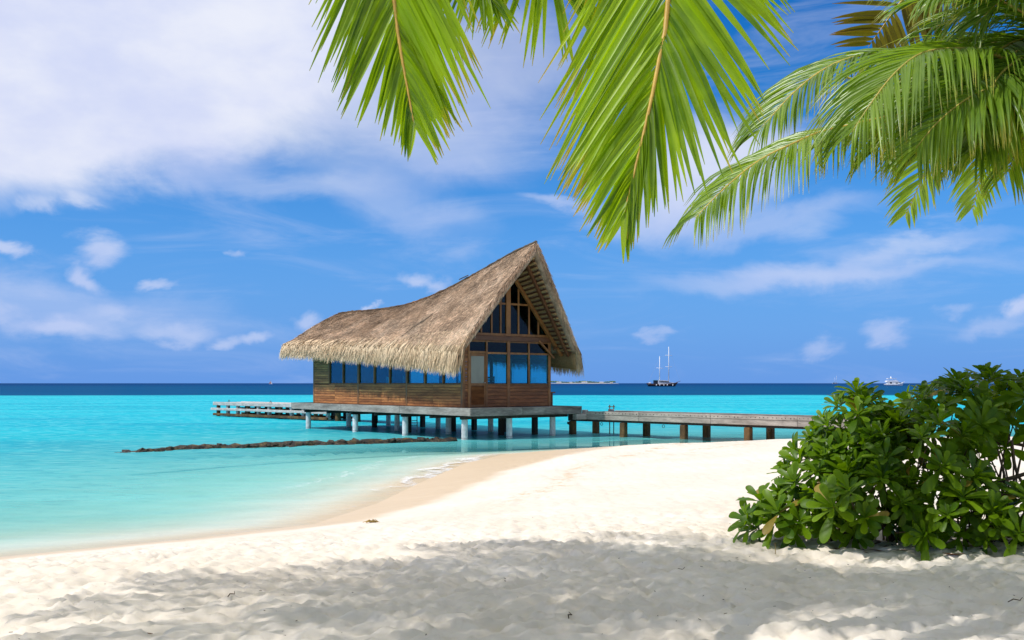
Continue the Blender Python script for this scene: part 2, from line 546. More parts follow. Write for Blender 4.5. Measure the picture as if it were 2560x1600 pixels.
def glass_mat(name='window_glass', ca=(0.40, 0.82, 0.86), cb=(0.60, 0.97, 0.96)):
    m, t, o = new_mat(name)
    tr = t.n('ShaderNodeBsdfTransparent')
    oi = t.n('ShaderNodeObjectInfo')
    t.put(tr.inputs[0], t.mix(oi.outputs['Random'], ca, cb))
    gl = t.n('ShaderNodeBsdfGlossy')
    gl.inputs['Roughness'].default_value = 0.03
    gl.inputs['Color'].default_value = (0.55, 0.75, 0.95, 1)
    fr = t.n('ShaderNodeFresnel')
    fr.inputs[0].default_value = 1.5
    ms = t.n('ShaderNodeMixShader')
    t.put(ms.inputs[0], t.math('MULTIPLY_ADD', fr.outputs[0], 0.30, 0.01, clamp=True))
    t.put(ms.inputs[1], tr.outputs[0])
    t.put(ms.inputs[2], gl.outputs[0])
    t.put(o.inputs[0], ms.outputs[0])
    return m


M['glass'] = glass_mat()
M['glass_shade_tint'] = glass_mat('shade_tint_glass', (0.26, 0.26, 0.24), (0.34, 0.34, 0.32))  # dark tint paints the shaded room behind the upper gable panes


def frosted_mat():
    m, t, o = new_mat('frosted_glass')
    c = t.n('ShaderNodeTexCoord')
    n1 = t.noise(t.mapping(c.outputs['Object'], sc=(3, 3, 1)), 1.2, 4)
    principled(t, o, t.mix(n1, (0.16, 0.17, 0.13), (0.26, 0.27, 0.22)), 0.25, 0.5)
    return m


M['frosted'] = frosted_mat()


def sand_mat():
    m, t, o = new_mat('sand')
    c = t.n('ShaderNodeTexCoord')
    v = c.outputs['Object']
    n1 = t.noise(v, 0.5, 5, 0.6)
    n2 = t.noise(v, 9.0, 6, 0.65)
    n3 = t.noise(v, 160.0, 3, 0.7)
    dry = t.mix(t.mapr(n1, 0.3, 0.7), (0.74, 0.64, 0.52), (0.79, 0.705, 0.60))
    dry = t.mix(t.mapr(n2, 0.5, 0.8, 0.0, 0.35), dry, (0.58, 0.47, 0.36))
    dry = t.mix(t.mapr(n3, 0.62, 0.8, 0.0, 0.35), dry, (0.42, 0.34, 0.26))
    # thin tan tide lines of weed dust above the wet edge
    strand = t.attr('strand')
    n4 = t.noise(t.mapping(v, sc=(1.0, 1.0, 1.0)), 2.6, 6, 0.7)
    dry = t.mix(t.math('MULTIPLY', strand, t.mapr(n4, 0.44, 0.70, 0.0, 0.9)), dry, (0.56, 0.38, 0.19))
    wet = t.attr('wet')
    wetc = t.mix(t.noise(t.mapping(v, rot=(0, 0, R(60)), sc=(1, 4, 1)), 0.9, 5, 0.6), (0.60, 0.425, 0.235), (0.75, 0.575, 0.365))
    col = t.mix(wet, dry, wetc)
    h = t.math('ADD', t.math('MULTIPLY', n2, 0.6), t.math('MULTIPLY', n3, 0.25))
    nrm = t.n('ShaderNodeBump')
    t.put(nrm.inputs['Strength'], t.math('MULTIPLY_ADD', wet, -0.32, 0.35))
    nrm.inputs['Distance'].default_value = 0.03
    t.put(nrm.inputs['Height'], h)
    rough = t.math('MULTIPLY_ADD', wet, -0.55, 0.9)
    spec = t.math('MULTIPLY_ADD', wet, 0.25, 0.12)
    principled(t, o, col, rough, spec, nrm.outputs[0])
    return m


M['sand'] = sand_mat()


def water_mat():
    m, t, o = new_mat('sea_water')
    g = t.n('ShaderNodeNewGeometry')
    P = g.outputs['Position']
    sp = t.n('ShaderNodeSeparateXYZ')
    t.put(sp.inputs[0], P)
    off = t.attr('offshore')        # metres from the waterline
    # ripples
    r1 = t.noise(t.mapping(P, rot=(0, 0, R(20)), sc=(0.5, 1.2, 1)), 2.4, 5, 0.6, 0.4)
    r2 = t.noise(t.mapping(P, rot=(0, 0, R(-12)), sc=(0.5, 1.5, 1)), 0.35, 5, 0.6, 0.3)
    r3 = t.noise(t.mapping(P, sc=(0.012, 0.05, 1)), 1.0, 5, 0.65)
    hgt = t.math('ADD', t.math('MULTIPLY', r1, 0.12), t.math('MULTIPLY', r2, 0.55))
    b = t.n('ShaderNodeBump')
    b.inputs['Strength'].default_value = 0.9
    b.inputs['Distance'].default_value = 0.35
    t.put(b.inputs['Height'], hgt)
    # how opaque the water is: shallow water lets the sand show
    wav = t.math('MULTIPLY_ADD', t.math('SUBTRACT', r2, 0.5), 5.0, off)
    op = t.math('SUBTRACT', 1.0, t.math('POWER', 2.718, t.math('MULTIPLY', t.math('MAXIMUM', wav, 0.0), -0.085)))
    op = t.math('MINIMUM', op, 0.985)
    n5 = t.noise(t.mapping(P, rot=(0, 0, R(10)), sc=(0.05, 0.14, 1)), 1.0, 6, 0.6, 0.3)
    lag = t.mix(t.mapr(n5, 0.34, 0.66), (0.0, 0.35, 0.46), (0.012, 0.50, 0.57))
    near = t.mix(t.mapr(off, 4, 24), (0.15, 0.70, 0.70), lag)
    # small ripple glints and dark troughs painted into the body colour
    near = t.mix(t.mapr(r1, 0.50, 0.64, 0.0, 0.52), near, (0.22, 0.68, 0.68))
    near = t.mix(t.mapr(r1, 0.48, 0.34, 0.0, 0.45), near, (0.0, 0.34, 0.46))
    far = t.mix(t.mapr(r3, 0.35, 0.7), (0.0, 0.026, 0.11), (0.0, 0.058, 0.19))
    far = t.mix(t.mapr(sp.outputs[1], 300, 1600), t.mix(0.5, far, (0.0, 0.09, 0.20)), far)
    edge = t.math('MULTIPLY_ADD', t.math('SUBTRACT', t.noise(t.mapping(P, sc=(0.01, 0.004, 1)), 1.0, 5), 0.5), 50, sp.outputs[1])
    edge = t.math('MULTIPLY_ADD', t.math('SUBTRACT', r3, 0.5), 26, edge)
    deep = t.mapr(edge, 196, 222)
    col = t.mix(deep, near, far)
    # foam
    fo = t.attr('foam')
    fn = t.noise(P, 5.0, 8, 0.75, 0.8)
    fw = t.noise(P, 0.7, 3, 0.5)
    wob_ = t.math('MULTIPLY_ADD', t.math('SUBTRACT', fw, 0.5), 2.6, off)
    line = t.mapr(t.math('ABSOLUTE', t.math('SUBTRACT', wob_, 0.35)), 0.55, 0.05)
    line2 = t.math('MULTIPLY', t.mapr(t.math('ABSOLUTE', t.math('SUBTRACT', wob_, 2.7)), 0.50, 0.08), t.mapr(fo, 0.45, 0.8))
    thin = t.mapr(t.math('ABSOLUTE', t.math('SUBTRACT', wob_, 0.2)), 0.22, 0.03, 0.0, 0.45)
    ln_ = t.math('MAXIMUM', t.math('MAXIMUM', t.math('MULTIPLY', line, fo), t.math('MULTIPLY', line2, 0.6)), thin)
    fm = t.math('MULTIPLY', t.mapr(t.math('MULTIPLY_ADD', ln_, 0.32, fn), 0.64, 0.96), t.mapr(ln_, 0.02, 0.35, 0.0, 0.9))
    wn = t.noise(t.mapping(P, rot=(0, 0, R(6)), sc=(0.35, 0.9, 1)), 1.1, 8, 0.72)
    band = t.math('MULTIPLY', t.mapr(off, 14, 24), t.mapr(off, 60, 34))
    fm2 = t.math('MULTIPLY', t.mapr(wn, 0.67, 0.76, 0.0, 0.5), t.math('MULTIPLY_ADD', band, 1.0, 0.12))  # white flecks, part whitecaps and part painted glints
    fm = t.math('MAXIMUM', fm, fm2)
    df = t.n('ShaderNodeBsdfDiffuse')
    t.put(df.inputs[0], col)
    t.put(df.inputs['Normal'], b.outputs[0])
    tp = t.n('ShaderNodeBsdfTransparent')
    t.put(tp.inputs[0], t.mix(t.mapr(off, 0.0, 6.0), (0.98, 0.99, 0.98), (0.70, 0.96, 0.93)))
    body = t.n('ShaderNodeMixShader')
    t.put(body.inputs[0], op)
    t.put(body.inputs[1], tp.outputs[0])
    t.put(body.inputs[2], df.outputs[0])
    fd = t.n('ShaderNodeBsdfDiffuse')
    fd.inputs[0].default_value = (0.88, 0.87, 0.84, 1)
    fbody = t.n('ShaderNodeMixShader')
    t.put(fbody.inputs[0], fm)
    t.put(fbody.inputs[1], body.outputs[0])
    t.put(fbody.inputs[2], fd.outputs[0])
    gl = t.n('ShaderNodeBsdfGlossy')
    gl.inputs['Roughness'].default_value = 0.12
    t.put(gl.inputs['Normal'], b.outputs[0])
    fr = t.n('ShaderNodeFresnel')
    fr.inputs[0].default_value = 1.333
    t.put(fr.inputs['Normal'], b.outputs[0])
    ms = t.n('ShaderNodeMixShader')
    f = t.math('MINIMUM', t.math('MULTIPLY', fr.outputs[0], 0.45), t.math('MULTIPLY_ADD', deep, -0.05, 0.12))
    t.put(ms.inputs[0], f)
    t.put(ms.inputs[1], fbody.outputs[0])
    t.put(ms.inputs[2], gl.outputs[0])
    t.put(o.inputs[0], ms.outputs[0])
    return m


M['water'] = water_mat()

# ------------------------------------------------------------------ beach and sea
WLINE = np.array([(-160, -92), (-30, -3.5), (-12, 10.2), (-7.6, 14.2), (-5, 16.2), (-3.5, 17.8), (-2.8, 20.8), (-2.3, 25.2), (-1.4, 31.5), (-0.2, 35.3),
                  (3.3, 37.8), (6.8, 39.8), (9.5, 41.4), (14, 42.6), (30, 42), (160, 30)], float)
DLINE = np.array([(-160, -94), (-30, -4.6), (-12, 9.2), (-6.9, 13.5), (-5, 15.2), (-4.28, 15.6), (-2.49, 17.1), (-1.47, 19.5), (0.05, 25.9),
                  (2.1, 30.5), (4.66, 34.3), (7.0, 36.6), (9.1, 39.6), (13.5, 41.6), (30, 41), (160, 29)], float)


def sdist(x, y, line):
    """signed distance to a polyline, positive on the land side"""
    best = np.full(x.shape, 1e18)
    sgn = np.ones(x.shape)
    for (ax, ay), (bx, by) in zip(line[:-1], line[1:]):
        dx, dy = bx - ax, by - ay
        tt = np.clip(((x - ax) * dx + (y - ay) * dy) / (dx * dx + dy * dy), 0, 1)
        qx, qy = x - (ax + tt * dx), y - (ay + tt * dy)
        d2 = qx * qx + qy * qy
        cr = dx * (y - ay) - dy * (x - ax)
        up = d2 < best
        best = np.where(up, d2, best)
        sgn = np.where(up, np.where(cr < 0, 1.0, -1.0), sgn)
    return np.sqrt(best) * sgn


def ground_z(x, y, detail=True):
    x = np.asarray(x, float)
    y = np.asarray(y, float)
    d = sdist(x, y, WLINE)
    z = np.where(d > 0, 0.88 * (1 - np.exp(-np.maximum(d, 0) / 7.0)), -2.6 * (1 - np.exp(np.minimum(d, 0) / 34.0)))
    land = sstep(1.0, 5.0, d)
    z = z + land * 0.07 * perlin(x / 3.1 + 3, y / 2.6, 3)
    if detail:
        m = sstep(0.8, 3.2, d) * (0.30 + 0.70 * sstep(18, 11, y))
        wx = x + 0.13 * perlin(x / 0.5, y / 0.5, 21)
        wy = y + 0.13 * perlin(x / 0.5 + 9, y / 0.5, 22)
        n1 = perlin(wx / 0.33, wy / 0.24, 5)
        n2 = perlin(wx / 0.21 + 7, wy / 0.15, 6)
        n3 = perlin(wx / 0.125, wy / 0.115, 8)
        ridge = (1 - np.abs(n1) * 2.2)
        ridge2 = (1 - np.abs(n2) * 2.2)
        z = z + m * (0.080 * ridge + 0.052 * ridge2 + 0.020 * n3 + 0.05 * perlin(x / 1.2, y / 1.0, 9))
        z = z + (1 - m) * sstep(0.2, 1.0, d) * 0.006 * n1
    return z


def gz(x, y):
    return float(ground_z(np.array([x]), np.array([y]))[0])


def grid_obj(name, xs, ys, zfun, mat, attrs):
    X, Y = np.meshgrid(xs, ys)
    Z = zfun(X, Y)
    V = np.stack([X.ravel(), Y.ravel(), Z.ravel()], 1)
    nx, ny = len(xs), len(ys)
    i = np.arange(nx - 1)[None, :] + (np.arange(ny - 1) * nx)[:, None]
    i = i.ravel()
    F = np.stack([i, i + 1, i + 1 + nx, i + nx], 1)
    at = {k: fn(X, Y).ravel() for k, fn in attrs.items()}
    return quads_obj(name, V, F, mat, smooth=True, vattrs=at)


xs = np.concatenate([-np.geomspace(160, 9.6, 34), np.arange(-9.0, 8.5, 0.045), np.geomspace(9.0, 160, 34)])
ys = np.concatenate([np.linspace(-95, 3, 34), np.arange(5.0, 13.0, 0.04), np.arange(13.0, 22, 0.08), np.arange(22, 46, 0.2), np.geomspace(47, 230, 26)])


def wet_at(x, y):
    d2 = sdist(x, y, DLINE) + 0.25 * perlin(x / 0.9, y / 0.9, 31) + 0.10 * perlin(x / 0.3, y / 0.3, 32)
    return 0.85 * sstep(0.22, -0.45, d2) * (0.05 + 0.95 * sstep(-1.6, -0.1, sdist(x, y, WLINE)))


def strand_at(x, y):
    d2 = sdist(x, y, DLINE) + 0.8 * perlin(x / 3.0, y / 3.0, 41)
    a = np.exp(-((d2 - 1.9) / 0.35) ** 2) + 0.7 * np.exp(-((d2 - 3.6) / 0.9) ** 2) * sstep(24, 29, y)
    return np.clip(a, 0, 1) * sstep(16, 20, y)


beach = grid_obj('beach_sand', xs, ys, ground_z, M['sand'], {'wet': wet_at, 'strand': strand_at})
tag(beach, 'pale coral sand beach sloping into the lagoon', kind='structure')

wx_ = np.concatenate([-np.geomspace(26000, 22, 60), np.arange(-21, 16, 0.3), np.geomspace(17, 26000, 60)])
wy_ = np.concatenate([-np.geomspace(400, 5, 16), np.arange(0, 10, 2.0), np.arange(10, 50, 0.25), np.geomspace(51, 42000, 110)])


def water_z(x, y):
    d = -sdist(x, y, WLINE)
    a = sstep(0.5, 5, d) * sstep(140, 40, y)
    z = a * (0.030 * perlin(x / 2.2, y / 1.1, 51) + 0.05 * perlin(x / 5.0 + 4, y / 2.0, 52))
    br = np.exp(-((d - 3.2) / 0.55) ** 2) * sstep(2.0, 4.5, x) * sstep(14, 10, x)     # low wave running in by the walkway
    return z + 0.10 * br * (1 + perlin(x / 1.3, y / 1.3, 53))


def foam_at(x, y):
    """where the swash is breaking white (0..1, soft)"""
    return sstep(20.5, 26.0, y) * sstep(38, 33.0, y) * sstep(4, -1, x) + 0.35 * sstep(2.5, 5, x) * sstep(14, 11, x)


sea = grid_obj('sea', wx_, wy_, water_z, M['water'], {'offshore': lambda x, y: -sdist(x, y, WLINE), 'foam': foam_at})
tag(sea, 'turquoise lagoon turning deep blue beyond the reef', kind='structure')

# ------------------------------------------------------------------ stilt platform (local x across, y along, z from the water)
HUT_LOC = (-1.8, 43.2)
HUT_RZ = math.atan2(0.634, 0.773)
DECK = 1.4


def rbox(a, b, mat, parent, name, bev=0.012, tone=0.5):
    return MB().box(a, b, bev, tone).build(name, mat, parent)


def rbar(a, b, w_, h_, mat, parent, name, up=(0, 0, 1), bev=0.01):
    return MB().bar(a, b, w_, h_, up, 0.5, bev).build(name, mat, parent)


plat = thing('stilt_platform', 'grey timber platform on round concrete stilts under the thatched hut', 'platform', (*HUT_LOC, 0), HUT_RZ)
PW, PL = 6.54, 16.6
nb = 60
for i in range(nb):     # deck boards run across
    y0 = 0.06 + i * (PL - 0.12) / nb
    rbox((0.03, y0, DECK - 0.06), (PW - 0.03, y0 + (PL - 0.12) / nb - 0.012, DECK + random.uniform(-0.004, 0.004)), M['deck_grey'], plat, 'deck_board', 0.004)
for (a, b) in ((0.0, 5.55), (5.565, 11.1), (11.115, PL)):
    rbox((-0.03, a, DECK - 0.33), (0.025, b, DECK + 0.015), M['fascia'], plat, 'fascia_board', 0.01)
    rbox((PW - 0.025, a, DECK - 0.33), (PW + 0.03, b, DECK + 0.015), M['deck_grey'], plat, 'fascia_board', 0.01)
for (a, b) in ((-0.02, 2.9), (2.915, PW + 0.02)):
    rbox((a, -0.06, DECK - 0.34), (b, -0.005, DECK + 0.02), M['deck_grey'], plat, 'fascia_board', 0.01)
    rbox((a, PL + 0.005, DECK - 0.34), (b, PL + 0.06, DECK + 0.02), M['deck_grey'], plat, 'fascia_board', 0.01)
for x in (0.38, 2.9, 5.6):
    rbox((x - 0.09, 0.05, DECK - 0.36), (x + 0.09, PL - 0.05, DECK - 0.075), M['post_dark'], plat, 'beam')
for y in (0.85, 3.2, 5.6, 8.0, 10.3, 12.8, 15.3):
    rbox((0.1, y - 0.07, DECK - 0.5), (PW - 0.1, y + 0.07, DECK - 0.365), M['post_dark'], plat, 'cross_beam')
for y in (0.9, 5.65, 10.3, 15.35):
    for x in (0.36, 2.9, 5.55):
        mb = MB()
        mb.tube([(x, y, -2.2), (x, y, 0.03)], 0.146, 20, 0.35)
        mb.tube([(x, y, 0.03), (x, y, 0.10)], 0.143, 20, 0.1)
        mb.tube([(x, y, 0.10), (x, y, DECK - 0.505)], [0.14, 0.14], 20, 0.5)
        mb.build('pile', M['concrete'], plat, smooth=False)
for (x, y) in ((4.2, 3.1), (5.9, 2.6), (4.6, 7.6), (6.2, 7.9), (2.1, 8.0), (5.0, 12.6), (6.3, 12.9), (3.9, 14.2), (6.1, 5.0)):
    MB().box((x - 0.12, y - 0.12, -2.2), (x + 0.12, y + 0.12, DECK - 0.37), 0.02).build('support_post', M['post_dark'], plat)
rbox((PW - 0.3, -0.03, DECK - 0.62), (PW + 0.9, 0.25, DECK - 0.35), M['fascia'], plat, 'landing_beam')

# ------------------------------------------------------------------ thatched hut
hut = thing('thatched_hut', 'brown timber hut with swooping thatched roof on the stilt platform', 'hut', (*HUT_LOC, DECK), HUT_RZ)
X0, X1, Y0, Y1 = 0.7, 5.95, 1.5, 15.4
XC = 3.325
SILL = 1.06
_rz = np.polyfit([-0.525, 2.338, 5.165, 7.2, 10.26, 13.75, 17.3], np.array([8.87, 8.28, 7.51, 7.10, 6.71, 6.60, 6.62]) - DECK, 4)
_e2 = np.polyfit([0.6, 4.57, 8.1, 13.26, 17.2], np.array([2.80, 3.13, 3.43, 3.72, 3.86]) - DECK, 2)


def Rz(y):
    return np.polyval(_rz, y)


def E1z(y):
    return 4.2 - DECK + (np.asarray(y) - 0.4) / 16.8 * 0.45


def E2z(y):
    return np.polyval(_e2, y)


HALF = 3.43


def roof_y(t, s):
    a = -0.525 + 1.0 * t
    b = 17.3 - 0.08 * t
    return a + s * (b - a)


def roof_p(t, s, side):
    """outer thatch surface: t 0 ridge..1 eave, s 0 front verge..1 far verge"""
    y = roof_y(t, s)
    z = Rz(y) * (1 - t) + E1z(y) * t + 0.10 * np.sin(np.pi * t) - 0.05 * (1 - np.minimum(t / 0.06, 1)) ** 2
    z = z + 0.02 * perlin(y * 1.3 + side * 5, t * 7.0, 71)
    x = XC + side * HALF * t
    return np.stack([x + 0 * y, y, z], -1)


def roof_n(t, s, side, e=1e-3):
    a = roof_p(np.clip(t + e, 0, 1.2), s, side) - roof_p(t - e, s, side)
    b = roof_p(t, s + e, side) - roof_p(t, s - e, side)
    n = np.cross(a, b) * (-side)
    n /= np.linalg.norm(n, axis=-1, keepdims=True)
    n = np.where(n[..., 2:3] < 0, -n, n)
    return n


NT_, NS_ = 26, 90
tt = np.concatenate([-np.linspace(1, 0, NT_)[:-1], np.linspace(0, 1, NT_)])
ss = np.linspace(0, 1, NS_)
Tm, Sm = np.meshgrid(tt, ss)
out_p = np.where(Tm[..., None] < 0, roof_p(np.abs(Tm), Sm, -1), roof_p(np.abs(Tm), Sm, 1))
THK = 0.30
inn = out_p.copy()
inn[..., 2] -= THK + 0.12 * (1 - np.abs(Tm))
inn[..., 0] += -np.sign(Tm) * 0.12
rows, cols = Tm.shape
V = np.concatenate([out_p.reshape(-1, 3), inn.reshape(-1, 3)])
o2 = rows * cols
F = []
for j in range(rows - 1):
    for i in range(cols - 1):
        a = j * cols + i
        F.append((a, a + 1, a + 1 + cols, a + cols))
        F.append((o2 + a, o2 + a + cols, o2 + a + 1 + cols, o2 + a + 1))
for i in range(cols - 1):
    F.append((i, o2 + i, o2 + i + 1, i + 1))
    a = (rows - 1) * cols + i
    F.append((a, a + 1, o2 + a + 1, o2 + a))
for j in range(rows - 1):
    a = j * cols
    F.append((a, a + cols, o2 + a + cols, o2 + a))
    a = j * cols + cols - 1
    F.append((a, o2 + a, o2 + a + cols, a + cols))
roof = quads_obj('roof', V, F, M['thatch'], hut, tone=np.full(len(F), 0.45))


def strands(name, root, tip, wid, tone, mat, parent, wdir=None, tipw=0.35):
    """one thin tapered blade for each root/tip pair, joined into one part"""
    d = tip - root
    d /= np.linalg.norm(d, axis=1, keepdims=True) + 1e-9
    if wdir is None:
        wdir = np.cross(d, rng.normal(size=d.shape))
    wdir = wdir / (np.linalg.norm(wdir, axis=1, keepdims=True) + 1e-9)
    w2 = wdir * wid[:, None] * 0.5
    n = len(root)
    V = np.stack([root - w2, root + w2, tip + w2 * tipw, tip - w2 * tipw], 1).reshape(-1, 3)
    F = np.arange(4 * n).reshape(n, 4)
    o = quads_obj(name, V, F, mat, parent, tone=tone)
    o['kind'] = 'stuff'
    return o


def slope_straw(side, n, s_hi=1.0):
    t = rng.random(n) ** 0.9 * 0.99
    s = rng.random(n) * s_hi
    p = roof_p(t, s, side)
    nn = roof_n(t, s, side)
    down = roof_p(np.minimum(t + 0.02, 1.1), s, side) - p
    down /= np.linalg.norm(down, axis=1, keepdims=True)
    lat = np.cross(nn, down)
    L = rng.uniform(0.10, 0.26, n)
    tip = p + down * L[:, None] + lat * (rng.normal(0, 0.24, n) * L)[:, None] + nn * (0.012 + rng.uniform(0, 0.055, n))[:, None]
    tone = np.clip(0.5 + rng.normal(0, 0.30, n) + 0.28 * perlin(p[:, 1] * 0.7, t * 5, 77) * 2, 0, 1)
    return strands('thatch_straw', p + nn * 0.004, tip, rng.uniform(0.018, 0.050, n), tone, M['thatch_straw'], roof, lat)


slope_straw(-1, 60000)
slope_straw(1, 12000, 0.5)


def fringe(side, n, name='eave_fringe'):
    s = rng.random(n)
    k = rng.random(n)
    t = 0.86 + 0.15 * k
    p = roof_p(t, s, side)
    nn = roof_n(t, s, side)
    y = p[:, 1]
    clump = perlin(y * 2.1, y * 0 + side, 81) * 0.16 + perlin(y * 7.0, y * 0 + side, 82) * 0.10
    zt = E2z(y) + rng.uniform(-0.10, 0.42, n) - clump + (1 - k) * 0.28
    xt = XC + side * (HALF + 0.06 + 0.28 * k + rng.uniform(-0.04, 0.14, n))
    tip = np.stack([xt, y + rng.normal(0, 0.10, n), zt], 1)
    lat = np.tile(np.array([[0.0, 1.0, 0.0]]), (n, 1)) + rng.normal(0, 0.25, (n, 3))
    tone = np.clip(0.5 + rng.normal(0, 0.26, n), 0, 1)
    # two-piece bend: root lies on the slope then hangs
    mid = np.stack([XC + side * (HALF * np.minimum(t + 0.09, 1.04) + 0.05 + 0.05 * k), y, p[:, 2] * 0.45 + zt * 0.55 + 0.06], 1) + nn * 0.05
    w_ = rng.uniform(0.018, 0.05, n)
    lat /= np.linalg.norm(lat, axis=1, keepdims=True)
    a, b, c = p + nn * 0.02, mid, tip
    V = np.stack([a - lat * w_[:, None] / 2, a + lat * w_[:, None] / 2, b - lat * w_[:, None] / 2, b + lat * w_[:, None] / 2,
                  c - lat * w_[:, None] * 0.12, c + lat * w_[:, None] * 0.12], 1).reshape(-1, 3)
    o_ = np.arange(n)[:, None] * 6
    F = np.concatenate([o_ + np.array([[0, 1, 3, 2]]), o_ + np.array([[2, 3, 5, 4]])])
    o = quads_obj(name, V, F, M['fringe_straw'], roof, tone=np.concatenate([tone, tone]))
    o['kind'] = 'stuff'


fringe(-1, 17000)
fringe(1, 8000)
# solid core of the fringe so that it is not see-through
for side in (-1, 1):
    yy = np.linspace(0.62, 17.1, 70)
    P = []
    for (dx, f) in ((-0.12, 0.0), (0.02, 0.0), (0.16, 0.82), (-0.02, 0.82)):
        z = (E1z(yy) + 0.02) * (1 - f) + (E2z(yy) + 0.16) * f
        P.append(np.stack([XC + side * (HALF + dx) + 0 * yy, yy, z - 0.02], 1))
    V = np.concatenate(P)
    n = len(yy)
    F = []
    for q in range(4):
        a, b = q * n, ((q + 1) % 4) * n
        for i in range(n - 1):
            F.append((a + i, a + i + 1, b + i + 1, b + i))
    F += [(0, n, 2 * n, 3 * n), (n - 1, 4 * n - 1, 3 * n - 1, 2 * n - 1)]
    quads_obj('eave_core', V, F, M['batten_thatch'], roof, tone=np.full(len(F), 0.3))
# far-end and front-verge loose straw
n = 3200
t = rng.random(n)
for side in (-1, 1):
    for s_ in (0.0, 1.0):
        p = roof_p(t, np.full(n, s_), side)
        p[:, 2] -= rng.uniform(0.0, THK, n)
        L = rng.uniform(0.08, 0.32, n)
        L = np.where(rng.random(n) < 0.08, L * 1.9, L)
        out_ = -1 if s_ == 0 else 1
        tip = p + np.stack([side * L * 0.45 + rng.normal(0, 0.03, n), out_ * rng.uniform(-0.06, 0.12, n), -L * 0.8], 1)
        strands('verge_straw', p, tip, rng.uniform(0.01, 0.028, n), np.clip(0.5 + rng.normal(0, 0.25, n), 0, 1), M['fringe_straw' if s_ else 'thatch_straw'], roof)
# ridge cap
yy = np.linspace(-0.5, 17.25, 80)
MB().tube([(XC, y, float(Rz(y)) - 0.03) for y in yy], [0.045 + 0.03 * random.random() for _ in yy], 8, 0.4, True, 0.3).build('ridge_cap', M['ridge'], roof, True)
MB().tube([(XC - 0.15, 4.4, float(Rz(4.4)) + 0.02), (XC + 0.05, 5.4, float(Rz(5.4)) + 0.16)], 0.025, 6).build('ridge_stick', M['ridge'], roof)
# a split seam in the thatch
seam = [roof_p(np.array([a]), np.array([b]), -1)[0] + np.array([0, 0, 0.05]) for a, b in ((0.60, 0.265), (0.68, 0.28), (0.76, 0.305), (0.83, 0.315), (0.90, 0.32))]
MB().tube(seam, [0.012, 0.035, 0.03, 0.02, 0.008], 6).build('thatch_seam', M['ridge'], roof, True)


def under_p(t, y, side, drop=0.0):
    z = Rz(y) * (1 - t) + E1z(y) * t + 0.10 * math.sin(math.pi * t) - THK - 0.12 * (1 - t) - drop
    return (XC + side * (HALF * t - 0.12), y, float(z))


# thatch battens on the underside of the front overhang, rafters
for side in (-1, 1):
    for k in range(21):
        t_ = 0.05 + 0.045 * k
        ya = -0.525 + t_ + 0.22
        MB().bar(under_p(t_, ya, side, 0.05), under_p(t_, 1.48, side, 0.05), 0.19, 0.09, (0, 0, 1), random.uniform(0.3, 0.7), 0.03).build('batten', M['batten_thatch'], roof)
        MB().bar(under_p(t_ + 0.022, ya, side, 0.09), under_p(t_ + 0.022, 1.48, side, 0.09), 0.05, 0.06, (0, 0, 1), 0.3, 0.01).build('purlin', M['beam_wood'], roof)
    for (dy0, dy1, wd) in ((1.40, 1.40, 0.14), (0.22, 0.92, 0.12)):
        a, b = under_p(0.02, dy0, side, 0.20), under_p(0.98, dy1, side, 0.20)
        rbar(a, b, wd, 0.16, M['frame_wood' if dy0 > 1 else 'beam_wood'], roof, 'rafter', (0, 1, 0))


def hut_part(name, a, b, mat, parent=hut, bev=0.008):
    return rbox(a, b, M[mat], parent, name, bev, random.uniform(0.3, 0.7))


# --- floor and ceiling tie
hut_part('floor', (X0 + 0.05, Y0 + 0.05, 0.01), (X1 - 0.05, Y1 - 0.05, 0.05), 'interior')
WT = 2.95      # wall plate height

